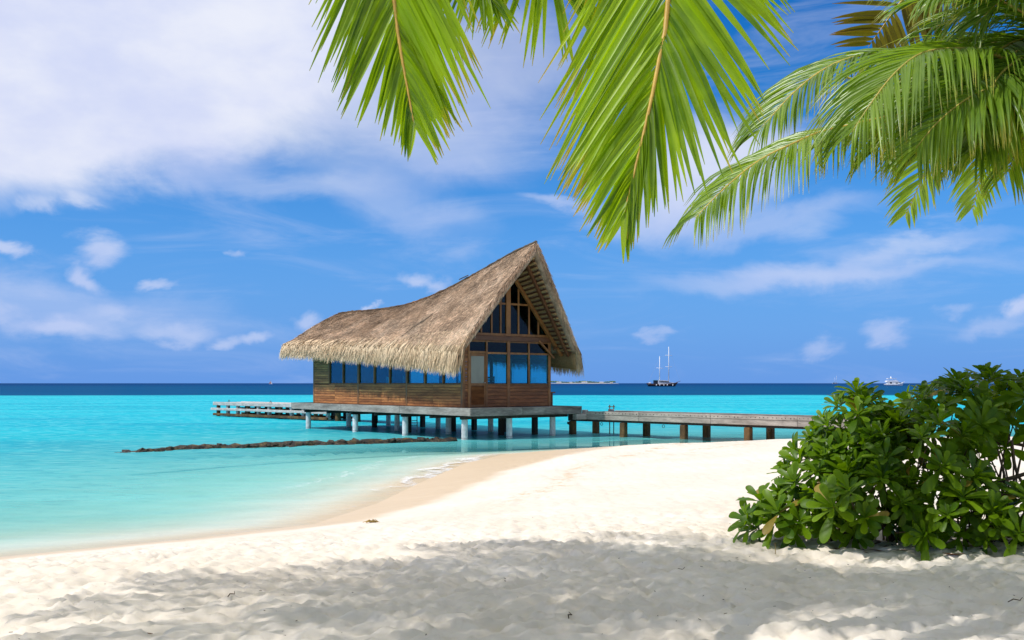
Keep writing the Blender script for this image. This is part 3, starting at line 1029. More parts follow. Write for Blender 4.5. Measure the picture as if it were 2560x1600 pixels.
# --- long walls
ymain = [1.5, 3.02, 4.50, 6.04, 7.58, 9.02, 10.58, 12.15, 13.63]
for (xa, xb, sgn) in ((X0, X0 + 0.1, -1), (X1 - 0.1, X1, 1)):
    wall = hut_part('wall', (xa + 0.02, Y0 + 0.1, 0.02), (xb - 0.02, Y1 - 0.1, SILL - 0.04), 'interior')
    xo = xa if sgn < 0 else xb
    for (ya, yb) in ((1.64, 3.80), (3.805, 5.96), (6.12, 8.30), (8.305, 10.50), (10.66, 13.0), (13.005, Y1 - 0.14)):
        for k in range(8):
            z0 = 0.02 + k * 0.128
            f0 = xo - 0.012 * (1 if sgn < 0 else -1) + random.uniform(-0.002, 0.002)
            hut_part('plank', (f0, ya, z0), (xo + (0.02 if sgn < 0 else -0.02), yb, z0 + 0.113), 'plank_weathered', wall, 0.006)
    for (ya, yb) in ((13.70, Y1 - 0.06),):
        hut_part('backing', (xa + 0.03, ya, SILL), (xb - 0.03, yb + 0.01, WT), 'interior', wall)
        for k in range(14):
            z0 = SILL + 0.03 + k * 0.128
            hut_part('plank', (xo - 0.010 * (1 if sgn < 0 else -1), ya, z0), (xo + (0.03 if sgn < 0 else -0.03), yb, z0 + 0.113), 'plank_weathered', wall, 0.006)
    hut_part('sill', (xa - 0.03 if sgn < 0 else xa, Y0 + 0.06, SILL - 0.03), (xb if sgn < 0 else xb + 0.03, 13.63, SILL + 0.012), 'frame_wood')
    hut_part('wall_plate', (xa - 0.01, Y0 + 0.06, WT - 0.14), (xb + 0.01, Y1 - 0.06, WT + 0.02), 'beam_wood')
    for i, y in enumerate(ymain):
        big = i in (0, 3, 6)
        wd = 0.075 if big else 0.045
        if i == 0:
            continue
        hut_part('window_post', (xa - 0.02 if sgn < 0 else xa, y - wd, 0.0 if big else SILL + 0.014), (xb if sgn < 0 else xb + 0.02, y + wd, WT - 0.142), 'frame_wood')
    for ya, yb in zip(ymain[:-1], ymain[1:]):
        win = MB()
        xm = (xa + xb) / 2
        win.box((xm - 0.025, ya + 0.08, SILL + 0.015), (xm + 0.025, yb - 0.08, SILL + 0.05), 0.004)
        win.box((xm - 0.025, ya + 0.08, 2.32), (xm + 0.025, yb - 0.08, 2.38), 0.004)
        fr = win.build('window', M['frame_wood'], hut)
        MB().box((xm - 0.004, ya + 0.06, SILL + 0.03), (xm + 0.004, yb - 0.06, WT - 0.15)).build('pane', M['glass'], fr)
# corner posts
for (x, y) in ((X0, Y0), (X1 - 0.12, Y0), (X0, Y1 - 0.12), (X1 - 0.12, Y1 - 0.12)):
    hut_part('corner_post', (x - 0.025, y - 0.025, 0.0), (x + 0.13, y + 0.13, WT + 0.1), 'frame_wood')

# --- rear gable wall
wall = hut_part('wall', (X0 + 0.11, Y1 - 0.09, 0.02), (X1 - 0.11, Y1 - 0.03, WT), 'interior')
rg = MB()
zt = float(Rz(Y1)) - 0.5
rg.add([(X0, Y1 - 0.08, WT), (X1, Y1 - 0.08, WT), (XC, Y1 - 0.08, zt), (X0, Y1 - 0.02, WT), (X1, Y1 - 0.02, WT), (XC, Y1 - 0.02, zt)],
       [(0, 1, 2), (5, 4, 3), (0, 3, 4, 1), (1, 4, 5, 2), (2, 5, 3, 0)])
rg.build('gable_panel', M['interior'], wall)

# --- front gable wall (y = Y0), facing the walkway
GY = Y0
gw = hut_part('wall', (2.12, GY + 0.03, 0.02), (X1 - 0.10, GY + 0.08, SILL - 0.04), 'interior')
for (xa, xb) in ((2.09, 3.26), (3.42, X1 - 0.16)):
    for k in range(6):
        z0 = 0.02 + k * 0.170
        hut_part('plank', (xa, GY - 0.012 + random.uniform(-0.002, 0.002), z0), (xb, GY + 0.03, z0 + 0.155), 'plank_warm', gw, 0.006)
for k in range(17):
    z0 = 0.02 + k * 0.172
    hut_part('plank', (X0 + 0.14, GY - 0.006, z0), (1.02, GY + 0.05, z0 + 0.162), 'plank_warm', gw, 0.006)
hut_part('sill', (2.07, GY - 0.04, SILL - 0.03), (X1 - 0.14, GY + 0.07, SILL + 0.015), 'frame_wood')
for (x, wd, z0, z1) in ((3.34, 0.085, 0.0, 3.05), (2.055, 0.05, 0.0, 3.05), (4.58, 0.045, SILL + 0.016, 3.05), (1.035, 0.045, 0.0, 3.05)):
    hut_part('mullion', (x - wd, GY - 0.035, z0), (x + wd, GY + 0.085, z1), 'frame_wood')
hut_part('transom', (1.09, GY - 0.02, 2.47), (2.0, GY + 0.07, 2.56), 'frame_wood')
for (xa, xb) in ((2.11, 3.25), (3.43, 4.53), (4.63, X1 - 0.15)):
    hut_part('transom', (xa, GY - 0.02, 2.44), (xb, GY + 0.07, 2.53), 'frame_wood')
hut_part('transom_head', (X0 + 0.14, GY - 0.022, 2.98), (X1 - 0.14, GY + 0.07, 3.048), 'frame_wood')
hut_part('tie_beam', (X0 - 0.2, GY - 0.10, 3.05), (X1 + 0.25, GY + 0.10, 3.27), 'beam_wood')
hut_part('tie_beam_cap', (X0 + 0.0, GY - 0.05, 3.275), (X1 - 0.0, GY + 0.08, 3.40), 'frame_wood')
for (xa, xb, za, zb) in ((2.11, 3.25, SILL, 2.45), (3.43, 4.53, SILL, 2.45), (4.63, X1 - 0.13, SILL, 2.45),
                         (1.08, 2.0, 2.56, 2.98), (2.11, 3.25, 2.53, 2.98), (3.43, 4.53, 2.53, 2.98), (4.63, X1 - 0.13, 2.53, 2.98)):
    MB().box((xa - 0.02, GY + 0.02, za), (xb + 0.02, GY + 0.028, zb)).build('window_pane', M['glass' if za < 2 else 'glass_shade_tint'], hut)


def rafter_z(x):
    t_ = abs(x - XC) / HALF
    return under_p(min(t_ + 0.03, 1), 1.4, 1, 0.33)[2]


# upper triangle: mullions, muntin and panes between them
ups = [1.15, 1.75, 2.35, 2.95, 3.24, 3.42, 3.95, 4.60, 5.18]
for x in (1.75, 2.35, 2.88, 3.95, 4.60, 5.18):
    hut_part('upper_mullion', (x - 0.045, GY - 0.02, 3.40), (x + 0.045, GY + 0.06, rafter_z(x)), 'frame_wood')
hut_part('king_post', (XC - 0.13, GY - 0.04, 3.40), (XC + 0.13, GY + 0.08, rafter_z(XC) - 0.1), 'frame_wood')
hut_part('muntin', (2.0, GY - 0.012, 4.74), (XC - 0.14, GY + 0.05, 4.83), 'frame_wood')
hut_part('muntin', (XC + 0.14, GY - 0.012, 4.74), (4.72, GY + 0.05, 4.83), 'frame_wood')
edges = [0.95, 1.75, 2.35, 2.88, XC, 3.95, 4.60, 5.18, 5.70]
for xa, xb in zip(edges[:-1], edges[1:]):
    za, zb = rafter_z(xa) + 0.05, rafter_z(xb) + 0.05
    MB().add([(xa, GY + 0.02, 3.39), (xb, GY + 0.02, 3.39), (xb, GY + 0.02, max(zb, 3.4)), (xa, GY + 0.02, max(za, 3.4)),
              (xa, GY + 0.03, 3.39), (xb, GY + 0.03, 3.39), (xb, GY + 0.03, max(zb, 3.4)), (xa, GY + 0.03, max(za, 3.4))],
             [(0, 1, 2, 3), (7, 6, 5, 4), (0, 4, 5, 1), (1, 5, 6, 2), (2, 6, 7, 3), (3, 7, 4, 0)]).build('gable_pane', M['glass_shade_tint'], hut)
rbar((5.15, GY - 0.06, 3.12), (6.08, GY - 0.10, 2.30), 0.09, 0.11, M['frame_wood'], hut, 'brace', (0, 1, 0))
rbar((X1 + 0.05, GY - 0.15, 2.7), (X1 + 0.9, GY - 0.2, 3.2), 0.09, 0.11, M['beam_wood'], hut, 'eave_bracket', (0, 1, 0))
# door
door = MB()
for (a, b) in (((1.085, GY - 0.01, 0.02), (1.17, GY + 0.04, 2.46)), ((1.92, GY - 0.01, 0.02), (2.0, GY + 0.04, 2.46)),
               ((1.173, GY - 0.008, 0.02), (1.917, GY + 0.04, 0.12)), ((1.173, GY - 0.008, 0.98), (1.917, GY + 0.04, 1.10)), ((1.173, GY - 0.008, 2.33), (1.917, GY + 0.04, 2.46))):
    door.box(a, b, 0.006)
door = door.build('door', M['frame_wood'], hut)
MB().box((1.16, GY + 0.01, 1.09), (1.93, GY + 0.02, 2.34)).build('pane', M['frosted'], door)
MB().box((1.16, GY + 0.03, 0.11), (1.93, GY + 0.036, 0.99)).build('backing', M['interior'], door)
lv = MB()
for k in range(18):
    z0 = 0.135 + k * 0.047
    lv.bar((1.172, GY + 0.012, z0), (1.918, GY + 0.012, z0), 0.03, 0.034, (0, -0.5, 1), random.uniform(0.3, 0.7))
tag(lv.build('louvre_slats', M['plank_warm'], door), kind='stuff')
MB().tube([(1.95, GY - 0.012, 1.12), (1.95, GY - 0.05, 1.12), (1.90, GY - 0.055, 1.12)], 0.015, 8).build('handle', M['metal'], door)


# --- furniture seen through the glass
def chair(label, mat, x, y, rz, z, parent_rot=HUT_RZ, group=None, slats=False):
    Mx = Matrix.Translation((*HUT_LOC, z)) @ Matrix.Rotation(HUT_RZ, 4, 'Z') @ Matrix.Translation((x, y, 0))
    p = Mx @ Vector((0, 0, 0))
    c = thing('chair', label, 'chair', p, HUT_RZ + rz, group)
    rbox((-0.24, -0.24, 0.42), (0.24, 0.24, 0.48), mat, c, 'seat', 0.02)
    for sx in (-0.21, 0.21):
        for sy in (-0.21, 0.21):
            rbox((sx - 0.02, sy - 0.02, 0), (sx + 0.02, sy + 0.02, 0.42), M['metal'] if not slats else M['beam_wood'], c, 'leg', 0.004)
        rbox((sx - 0.02, 0.19, 0.48), (sx + 0.02, 0.23, 1.38), M['beam_wood'] if slats else M['metal'], c, 'back_post', 0.004)
    if slats:
        for k in range(6):
            rbox((-0.19, 0.195, 0.72 + k * 0.11), (0.19, 0.225, 0.80 + k * 0.11), M['beam_wood'], c, 'back_slat', 0.004)
    else:
        rbox((-0.23, 0.16, 0.85), (0.23, 0.19, 1.36), mat, c, 'backrest', 0.03)
    return c


FL = DECK + 0.05
chair('pink high-backed chair behind the long window wall of the hut', M['pink_cloth'], 1.35, 6.75, math.pi / 2, FL)
chair('turquoise high-backed chair behind the long window wall of the hut', M['teal_cloth'], 1.35, 8.3, math.pi / 2, FL)
chair('dark slatted wooden chair behind the window beside the hut door', M['beam_wood'], 2.75, 2.3, math.pi, FL, slats=True)
tb = thing('table', 'blue topped table behind the window beside the hut door', 'table', Matrix.Translation((*HUT_LOC, FL)) @ Matrix.Rotation(HUT_RZ, 4, 'Z') @ Vector((2.3, 3.0, 0)), HUT_RZ)
rbox((-0.45, -0.35, 1.08), (0.45, 0.35, 1.13), M['teal_cloth'], tb, 'tabletop', 0.01)
for sx in (-0.4, 0.4):
    for sy in (-0.3, 0.3):
        rbox((sx - 0.025, sy - 0.025, 0), (sx + 0.025, sy + 0.025, 1.08), M['beam_wood'], tb, 'leg', 0.004)


def hutw(x, y, z):
    return Matrix.Translation((*HUT_LOC, 0)) @ Matrix.Rotation(HUT_RZ, 4, 'Z') @ Vector((x, y, z))


bench = thing('stool', 'small brown wooden stool standing at the right corner of the hut', 'stool', hutw(6.24, 1.9, DECK), HUT_RZ)
rbox((-0.22, -0.2, 0.62), (0.22, 0.2, 0.68), M['plank_warm'], bench, 'seat', 0.01)
for sx in (-0.13, 0.13):
    rbox((sx - 0.05, -0.05, 0), (sx + 0.05, 0.05, 0.62), M['plank_warm'], bench, 'leg', 0.006)
rbox((-0.08, -0.03, 0.18), (0.08, 0.03, 0.24), M['plank_warm'], bench, 'stretcher', 0.006)

# ladder below the platform
lad = thing('ladder', 'grey ladder leaning into the water beneath the hut platform', 'ladder', hutw(4.1, 10.6, -0.5), HUT_RZ + R(-40))
for sx in (-0.28, 0.28):
    rbar((sx * 1.15, -0.75, 0), (sx * 0.7, 0.15, 1.75), 0.06, 0.05, M['white_rail'], lad, 'rail', (1, 0, 0))
for k in range(5):
    f = 0.25 + 0.16 * k
    rbar((-0.3 * (1.15 - 0.45 * f), -0.75 + 0.9 * f, 1.75 * f), (0.3 * (1.15 - 0.45 * f), -0.75 + 0.9 * f, 1.75 * f), 0.06, 0.035, M['white_rail'], lad, 'rung')

# ------------------------------------------------------------------ walkway from hut to beach
WA = Vector((3.67, 47.5, 0))
WD = Vector((0.696, -0.718, 0)).normalized()
WN = Vector((-WD.y, WD.x, 0))          # away from the camera
walk = thing('walkway', 'weathered grey plank walkway on brown posts between hut and beach', 'walkway', WA, math.atan2(WD.y, WD.x))
WH = 1.15
s0, s1 = -0.1, 15.0
k = 0
s_ = s0
while s_ < s1:
    rbox((s_, -0.02, WH - 0.05), (s_ + 0.185, 2.0, WH + random.uniform(-0.006, 0.010)), M['deck_grey'], walk, 'deck_plank', 0.006)
    s_ += 0.2
for j, (a, b) in enumerate(((s0, 3.0), (3.01, 6.9), (6.91, 11.0), (11.01, s1))):
    rbox((a, -0.075, WH - 0.14), (b, -0.022, WH + 0.025), M['fascia'], walk, 'edge_board', 0.01)
    rbox((a, -0.06, WH - 0.37), (b, -0.022, WH - 0.148), M['fascia'], walk, 'fascia_board', 0.01)
    rbox((a, 2.022, WH - 0.37), (b, 2.06, WH + 0.02), M['fascia'], walk, 'fascia_board', 0.01)
for y in (0.1, 1.8):
    rbox((-1.4, y - 0.08, WH - 0.47), (s1, y + 0.08, WH - 0.10), M['post_dark'], walk, 'beam')
for sp_ in (-1.17, 2.0, 5.4, 8.65, 11.95):
    for y in (0.12, 1.82):
        MB().box((sp_ - 0.14, y - 0.14, -2.0), (sp_ + 0.14, y + 0.14, WH - 0.475), 0.025).build('post', M['post_brown'], walk)
bl = MB()
for q in range(64):
    sx = 0.5 + q * 0.2 + random.uniform(-0.03, 0.03)
    bl.box((sx - 0.018, -0.079, WH - 0.075 + random.uniform(-0.02, 0.02)), (sx + 0.018, -0.074, WH - 0.035))
tag(bl.build('bolt_heads', M['post_dark'], walk), kind='stuff')
for y in (-0.02, 1.9):
    rbox((-0.42, y - 0.05, WH - 0.36), (-0.12, y + 0.1, WH + 0.08), M['white_rail'], walk, 'end_block', 0.02)
rbar((-2.2, 0.9, WH - 0.62), (-1.2, 0.3, WH - 0.72), 0.10, 0.12, M['post_dark'], walk, 'pipe')
for sx in (0.8, 4.4, 9.7):
    pts = [(sx + 0.07 * math.sin(a), -0.03, WH - 0.49 + 0.07 * (math.cos(a) - 1)) for a in np.linspace(0, 2 * math.pi, 10)]
    MB().tube(pts, 0.012, 6).build('ring', M['post_dark'], walk)
# handrail of the steps on the far side of the walkway
hr = thing('step_handrail', 'small rusty handrail standing on the far edge of the walkway', 'handrail', WA + WD * -0.6 + WN * 2.2, math.atan2(WD.y, WD.x))
for sx in (0.0, 0.26):
    MB().tube([(sx, 0, -1.2), (sx, 0, WH + 0.28)], 0.025, 8).build('post', M['rust'], hr)
MB().tube([(-0.08, 0, WH + 0.19), (0.34, 0, WH + 0.19)], 0.022, 8).build('rail', M['rust'], hr)

# ------------------------------------------------------------------ jetty behind the hut on the left
JA = Vector((-22.7, 76.3, 0))
JB = Vector((-7.0, 61.0, 0))
JD = (JB - JA).normalized()
JL = (JB - JA).length
jet = thing('jetty', 'low white concrete jetty with open beams left of the hut', 'jetty', JA, math.atan2(JD.y, JD.x))
JH = 1.05
rbox((0, 0.02, JH - 0.10), (JL, 2.4, JH), M['white_rail'], jet, 'deck', 0.02)
for row, y in enumerate((0.0, 2.42)):
    for (a, b) in ((0, 5.2), (5.22, 10.4), (10.42, JL)):
        rbox((a - 0.05, y - 0.12, JH - 0.22), (b, y + 0.015, JH + 0.03), M['white_rail'], jet, 'edge_beam', 0.02)
    rbox((-0.3, y - 0.17, JH - 0.60), (14.8, y - 0.005, JH - 0.42), M['post_dark' if row else 'white_rail'], jet, 'side_beam', 0.02)  # back beam coloured dark to stand for its shade
    rbox((0, y - 0.15, 0.06), (14.8, y - 0.02, 0.24), M['post_brown'], jet, 'lower_beam', 0.02)
    for k in range(11):
        x = 0.4 + k * 1.42
        MB().box((x - 0.12, y + 0.0, -1.6), (x + 0.12, y + 0.22, JH - 0.225), 0.02).build('post', M['post_dark' if row else ('white_rail' if k % 3 else 'post_brown')], jet)  # back posts get the dark material in place of shade
for x in (15.3, 17.4, 19.2):
    MB().tube([(x, 0.4, -2), (x, 0.4, 0.30), (x, 0.4, JH - 0.1)], [0.24, 0.20, 0.17], 12).build('round_post', M['post_brown'], jet, True)
for k, x in enumerate((1.9, 7.6)):
    cl_ = thing('mooring_ring', ('thin metal mooring hoop at the far end of the white jetty', 'thin metal mooring hoop halfway along the white jetty')[k], 'mooring ring',
                JA + JD * x + Vector((0.1, 0.1, JH)), math.atan2(JD.y, JD.x), 'hoops on the jetty')
    pts = [(0.10 * math.cos(a), 0, 0.20 * math.sin(a)) for a in np.linspace(0, math.pi, 9)]
    MB().tube(pts, 0.018, 6).build('hoop', M['rust'], cl_)
    rbox((-0.22, -0.08, -0.01), (0.22, 0.08, 0.03), M['rust'], cl_, 'base_plate', 0.008)

# ------------------------------------------------------------------ rock groyne
groyne = thing('rock_groyne', 'low line of dark weed-covered rocks running from the hut out into the water', 'groyne', (-8.0, 40.0, 0))
GP = [Vector(p) - Vector((-8, 40, 0)) for p in ((-14.3, 36.1, 0), (-13.6, 36.6, 0), (-11.2, 38.6, 0), (-8.5, 39.7, 0), (-5.6, 41.6, 0), (-3.66, 42.7, 0), (-2.4, 43.1, 0))]


def rock_mesh(seed):
    r = random.Random(seed)
    import bmesh
    bm = bmesh.new()
    bmesh.ops.create_icosphere(bm, subdivisions=1, radius=1)
    for v in bm.verts:
        v.co *= r.uniform(0.72, 1.18)
        v.co.z *= 0.8
    me = bpy.data.meshes.new('rock')
    bm.to_mesh(me)
    bm.free()
    me.attributes.new('tone', 'FLOAT', 'FACE').data.foreach_set('value', np.array([r.uniform(0.2, 0.8) for _ in me.polygons], dtype=np.float32))
    me.materials.append(M['rock'])
    return me


rocks = [rock_mesh(i) for i in range(7)]
seglen = [(b - a).length for a, b in zip(GP[:-1], GP[1:])]
tot = sum(seglen)


def along_g(f):
    f *= tot
    for (a, b), L in zip(zip(GP[:-1], GP[1:]), seglen):
        if f <= L:
            return a.lerp(b, f / L), (b - a).normalized()
        f -= L
    return GP[-1], (GP[-1] - GP[-2]).normalized()


for i in range(298):
    f = i / 298
    p, d = along_g(min(1, max(0, f + random.uniform(-0.004, 0.004))))
    nrm = Vector((-d.y, d.x, 0))
    o = bpy.data.objects.new('rock', rocks[i % 7])
    COL.objects.link(o)
    o.parent = groyne
    lat = random.uniform(-0.36, 0.36)
    fade = min(1, f * 7)
    o.location = p + nrm * lat + Vector((0, 0, (0.10 - 0.14 * abs(lat) / 0.3) * fade - 0.08 * (1 - fade)))
    r_ = random.choice((0.08, 0.10, 0.12, 0.14, 0.17, 0.20)) * random.uniform(0.85, 1.15)
    o.scale = (r_ * random.uniform(1, 1.5), r_ * random.uniform(0.9, 1.2), r_ * random.uniform(0.6, 0.95))
    o.rotation_euler = (random.uniform(-.4, .4), random.uniform(-.4, .4), random.uniform(0, 6.28))
core = MB()
core.tube([along_g(f)[0] + Vector((0, 0, -0.10)) for f in np.linspace(0, 1, 60)], [0.10 + 0.16 * min(1, f * 6) for f in np.linspace(0, 1, 60)], 8, 0.3, True, 0.25)
core.build('rubble_core', M['rock'], groyne, True)


# ------------------------------------------------------------------ boats
def hull_mesh(mb, L, B, D, sheer_bow, sheer_stern, z_lo=-0.5, n=14, stern_w=0.75, t0=0.0, t1=1.0, tone=0.5):
    """lofted hull along +x (bow at x=L/2); t0..t1 picks a band of its height"""
    V, F = [], []
    ncs = 5
    for i in range(n):
        f = i / (n - 1)
        x = -L / 2 + L * f
        w_ = B / 2 * (stern_w + (1 - stern_w) * min(1, f / 0.35)) * (1 - max(0, (f - 0.5) / 0.5) ** 2.2)
        top = D + sheer_bow * max(0, (f - 0.4) / 0.6) ** 2 + sheer_stern * max(0, (0.45 - f) / 0.45) ** 2
        rake = 0.10 * L * max(0, (f - 0.7) / 0.3) ** 1.5
        for s in (-1, 1):
            for q in range(ncs):
                tq = t0 + (t1 - t0) * q / (ncs - 1)
                z = z_lo + (top - z_lo) * tq
                ww = w_ * (0.45 + 0.55 * min(1, tq * 1.25) ** 0.6)
                V.append((x - rake * (1 - tq) - (0 if f > 0.1 else -0.06 * L * (1 - tq) * (1 - f / 0.1)), s * (ww + 0.02), z))
    m = 2 * ncs
    for i in range(n - 1):
        a, b = i * m, (i + 1) * m
        for q in range(ncs - 1):
            F.append((a + q, b + q, b + q + 1, a + q + 1))
            F.append((a + ncs + q, a + ncs + q + 1, b + ncs + q + 1, b + ncs + q))
        F.append((a + ncs - 1, b + ncs - 1, b + m - 1, a + m - 1))
        F.append((a, a + ncs, b + ncs, b))
    F.append(tuple(range(ncs)) + tuple(range(m - 1, ncs - 1, -1)))
    e = (n - 1) * m
    F.append(tuple(e + q for q in range(ncs)) + tuple(e + q for q in range(m - 1, ncs - 1, -1)))
    mb.add(V, F, tone)
    return mb


def schooner(name, label, loc, L, rz, detail=True):
    k = L / 24.5
    b = thing(name, label, 'sailing ship', loc, rz)
    hull_mesh(MB(), 24.5 * k, 5.6 * k, 1.7 * k, 1.6 * k, 0.9 * k, -0.6 * k, t1=0.74).build('hull', M['hull_dark' if detail else 'white_paint'], b, True)
    hull_mesh(MB(), 24.6 * k, 5.7 * k, 1.7 * k, 1.6 * k, 0.9 * k, -0.6 * k, t0=0.74).build('rail_strake', M['hull_wood'], b, True)
    cab = MB()
    prof = [(-3.9, 1.7), (-3.9, 5.0), (4.3, 4.6), (5.2, 3.3), (8.6, 2.9), (9.2, 2.2)]
    V = [(x * k, s * (1.9 if x < 6 else 1.2) * k, z * k) for s in (-1, 1) for x, z in prof]
    n = len(prof)
    cab.add(V, [tuple(range(n)), tuple(range(2 * n - 1, n - 1, -1))] + [(i, n + i, n + (i + 1) % n, (i + 1) % n) for i in range(n)])
    cab = cab.build('cabin', M['white_paint'], b)
    for s in (-1, 1):
        for q in range(7):
            x = (-2.9 + q * 1.1) * k
            MB().box((x, s * 1.91 * k, 3.25 * k), (x + 0.85 * k, s * 1.95 * k, 4.15 * k)).build('window', M['dark_glass'], cab)
    MB().box((-7.6 * k, -2 * k, 4.75 * k), (-3.92 * k, 2 * k, 4.95 * k), 0.03).build('awning', M['awning'], b)
    MB().box((-7.0 * k, -1.7 * k, 1.9 * k), (-4.0 * k, 1.7 * k, 4.7 * k), 0.05).build('wheelhouse', M['dark_glass'], b)
    MB().box((-10.6 * k, -1.0 * k, 2.2 * k), (-9.2 * k, 1.0 * k, 3.2 * k), 0.2 * k).build('dinghy', M['white_paint'], b)
    for (x, top, spars) in ((5.0, 31.0, (24.2, 15.3)), (-2.2, 23.5, (14.3,))):
        m_ = MB().tube([(x * k, 0, 2 * k), (x * k, 0, top * k)], [0.36 * k, 0.24 * k], 10).build('mast', M['white_paint'], b, True)
        for z in spars:
            MB().tube([((x - 2.7) * k, 0, z * k + 0.1), ((x + 2.7) * k, 0, z * k - 0.15)], 0.17 * k, 8).build('spar', M['white_paint'], m_, True)
    MB().tube([(11.2 * k, 0, 3.2 * k), (14.6 * k, 0, 4.3 * k)], [0.2 * k, 0.1 * k], 8).build('bowsprit', M['hull_wood'], b, True)
    if detail:
        for x in (-5.3, -2.6, 0.6, 3.3, 7.6):
            MB().tube([(x * k, -2.72 * k, 0.5 * k), (x * k, -2.80 * k, 0.75 * k), (x * k, -2.80 * k, 1.35 * k), (x * k, -2.72 * k, 1.6 * k)], [0.15, 0.36, 0.36, 0.15], 10).build('fender', M['white_paint'], b, True)
    for (x0, z0, x1, z1) in ((5.0, 30.5, 14.0, 4.2), (-2.2, 23, 5, 24.2), (-2.2, 23, -11, 3)):
        MB().tube([(x0 * k, 0, z0 * k), (x1 * k, 0, z1 * k)], 0.03 * k, 5).build('stay', M['metal'], b)
    return b


def at_px(px, Y):
    return (px - 1280) / 2500 * Y


schooner('schooner', 'dark-hulled two-masted sailing ship with bare white masts anchored offshore', (at_px(1656, 780), 780, 0), 24.5, R(4))
schooner('schooner', 'tiny pale two-masted ship on the horizon left of the motor yacht', (at_px(2088, 4200), 4200, 0), 27, R(8), False)

yt = thing('motor_yacht', 'white motor yacht with flying bridge anchored beyond the shrub', 'yacht', (at_px(2236, 960), 960, 0), R(6))
hull_mesh(MB(), 19.0, 5.4, 1.7, 2.0, 0.1, -0.5, stern_w=0.9).build('hull', M['white_paint'], yt, True)
for (prof, hw, nm) in (([(-7.5, 1.6), (-7.2, 3.6), (3.0, 4.0), (6.2, 2.6), (6.8, 1.7)], 2.1, 'cabin'), ([(-8.6, 3.75), (-8.2, 5.0), (1.6, 5.4), (3.2, 4.2), (2.8, 3.95)], 2.2, 'flybridge'),
                       ([(-7.4, 6.6), (-7.0, 7.1), (1.0, 7.1), (1.4, 6.7)], 2.0, 'hardtop')):
    n = len(prof)
    mb = MB()
    mb.add([(x, s * hw, z) for s in (-1, 1) for x, z in prof], [tuple(range(n)), tuple(range(2 * n - 1, n - 1, -1))] + [(i, n + i, n + (i + 1) % n, (i + 1) % n) for i in range(n)])
    mb.build(nm, M['white_paint'], yt)
for (x0, x1, z0, z1) in ((-5.6, -3.4, 2.1, 3.4), (0.2, 2.4, 2.1, 3.1), (3.2, 5.4, 2.7, 3.2)):
    MB().box((x0, -2.16, z0), (x1, -2.11, z1)).build('window', M['dark_glass'], yt)
for x in (-7.0, 0.6):
    MB().tube([(x, -1.7, 5.0), (x + 0.3, -1.7, 6.7)], 0.12, 6).build('hardtop_post', M['white_paint'], yt)
MB().tube([(-3.4, 0, 7.0), (-3.6, 0, 8.1), (-3.7, 0, 8.9)], [0.9, 0.6, 0.2], 8).build('radar_mast', M['white_paint'], yt, True)
MB().tube([(8.4, 0, 3.6), (10.6, 0, 4.2)], 0.12, 6).build('bow_rail', M['white_paint'], yt)

sb_ = thing('sailboat', 'tiny sailboat with white and orange sail far out left of the hut', 'sailboat', (at_px(677, 2400), 2400, 0), R(10))
hull_mesh(MB(), 9.0, 2.6, 0.8, 0.4, 0.1, -0.3).build('hull', M['white_paint'], sb_, True)
MB().tube([(0, 0, 0.5), (0, 0, 10.6)], 0.12, 6).build('mast', M['white_paint'], sb_)
for (a, b, mt, z0, z1) in ((-3.4, 0, 'white_paint', 5.4, 10.3), (-3.4, 0, 'orange_cloth', 1.6, 5.35)):
    f0, f1 = (10.3 - z0) / 8.9, max(0.05, (10.3 - z1) / 8.9)
    MB().add([(-0.1, -0.05, z0), (-4.2 * f0, -0.35, z0), (-4.2 * f1, -0.25, z1), (-0.1, -0.05, z1), (-0.1, 0.05, z0), (-4.2 * f0, -0.25, z0), (-4.2 * f1, -0.15, z1), (-0.1, 0.05, z1)],
             [(0, 1, 2, 3), (7, 6, 5, 4), (0, 4, 5, 1), (1, 5, 6, 2), (2, 6, 7, 3), (3, 7, 4, 0)]).build('sail', M[mt], sb_)
MB().add([(0.2, 0, 1.4), (3.9, 0, 1.3), (0.2, 0, 8.2), (0.2, 0.08, 1.4), (3.9, 0.08, 1.3), (0.2, 0.08, 8.2)], [(0, 1, 2), (5, 4, 3), (0, 3, 4, 1), (1, 4, 5, 2), (2, 5, 3, 0)]).build('jib', M['white_paint'], sb_)

# ------------------------------------------------------------------ far island
IY = 5200.0
isl = grid_obj('island', np.linspace(at_px(1372, IY), at_px(1552, IY), 40), np.linspace(IY, IY + 160, 12),
               lambda x, y: -1 + 6.0 * np.clip(np.sin(np.pi * np.clip((x - at_px(1372, IY)) / (at_px(1552, IY) - at_px(1372, IY)), 0, 1)), 0, 1) ** 0.4 * np.clip(np.sin(np.pi * (y - IY) / 160), 0, 1) ** 0.5,
               M['island_sand'], {})
tag(isl, 'low sandy island on the horizon right of the hut', kind='structure')
wood = MB()
r_ = random.Random(3)
for i in range(420):
    f = r_.random()
    px_ = 1376 + 166 * f
    den = 0.5 + 0.5 * math.sin(f * 13 + 1.0)
    if r_.random() > 0.30 + 0.6 * den:
        continue
    x, y = at_px(px_, IY), IY + r_.uniform(45, 110)
    h = r_.uniform(4, 10) * (0.6 + 0.5 * den)
    rr = r_.uniform(3.5, 7)
    V = []
    for (ring, zz) in ((0.75, h * 0.35), (1.0, h * 0.65), (0.6, h * 0.95)):
        for q in range(6):
            a = q * math.pi / 3 + r_.random()
            V.append((x + rr * ring * math.cos(a) * r_.uniform(.7, 1.2), y + rr * ring * math.sin(a), 4 + zz * r_.uniform(.85, 1.15)))
    V.append((x, y, 4 + h * 1.08))
    Fs = [(l * 6 + q, l * 6 + (q + 1) % 6, (l + 1) * 6 + (q + 1) % 6, (l + 1) * 6 + q) for l in (0, 1) for q in range(6)] + [(12 + q, 12 + (q + 1) % 6, 18) for q in range(6)]
    wood.add(V, Fs, r_.random())
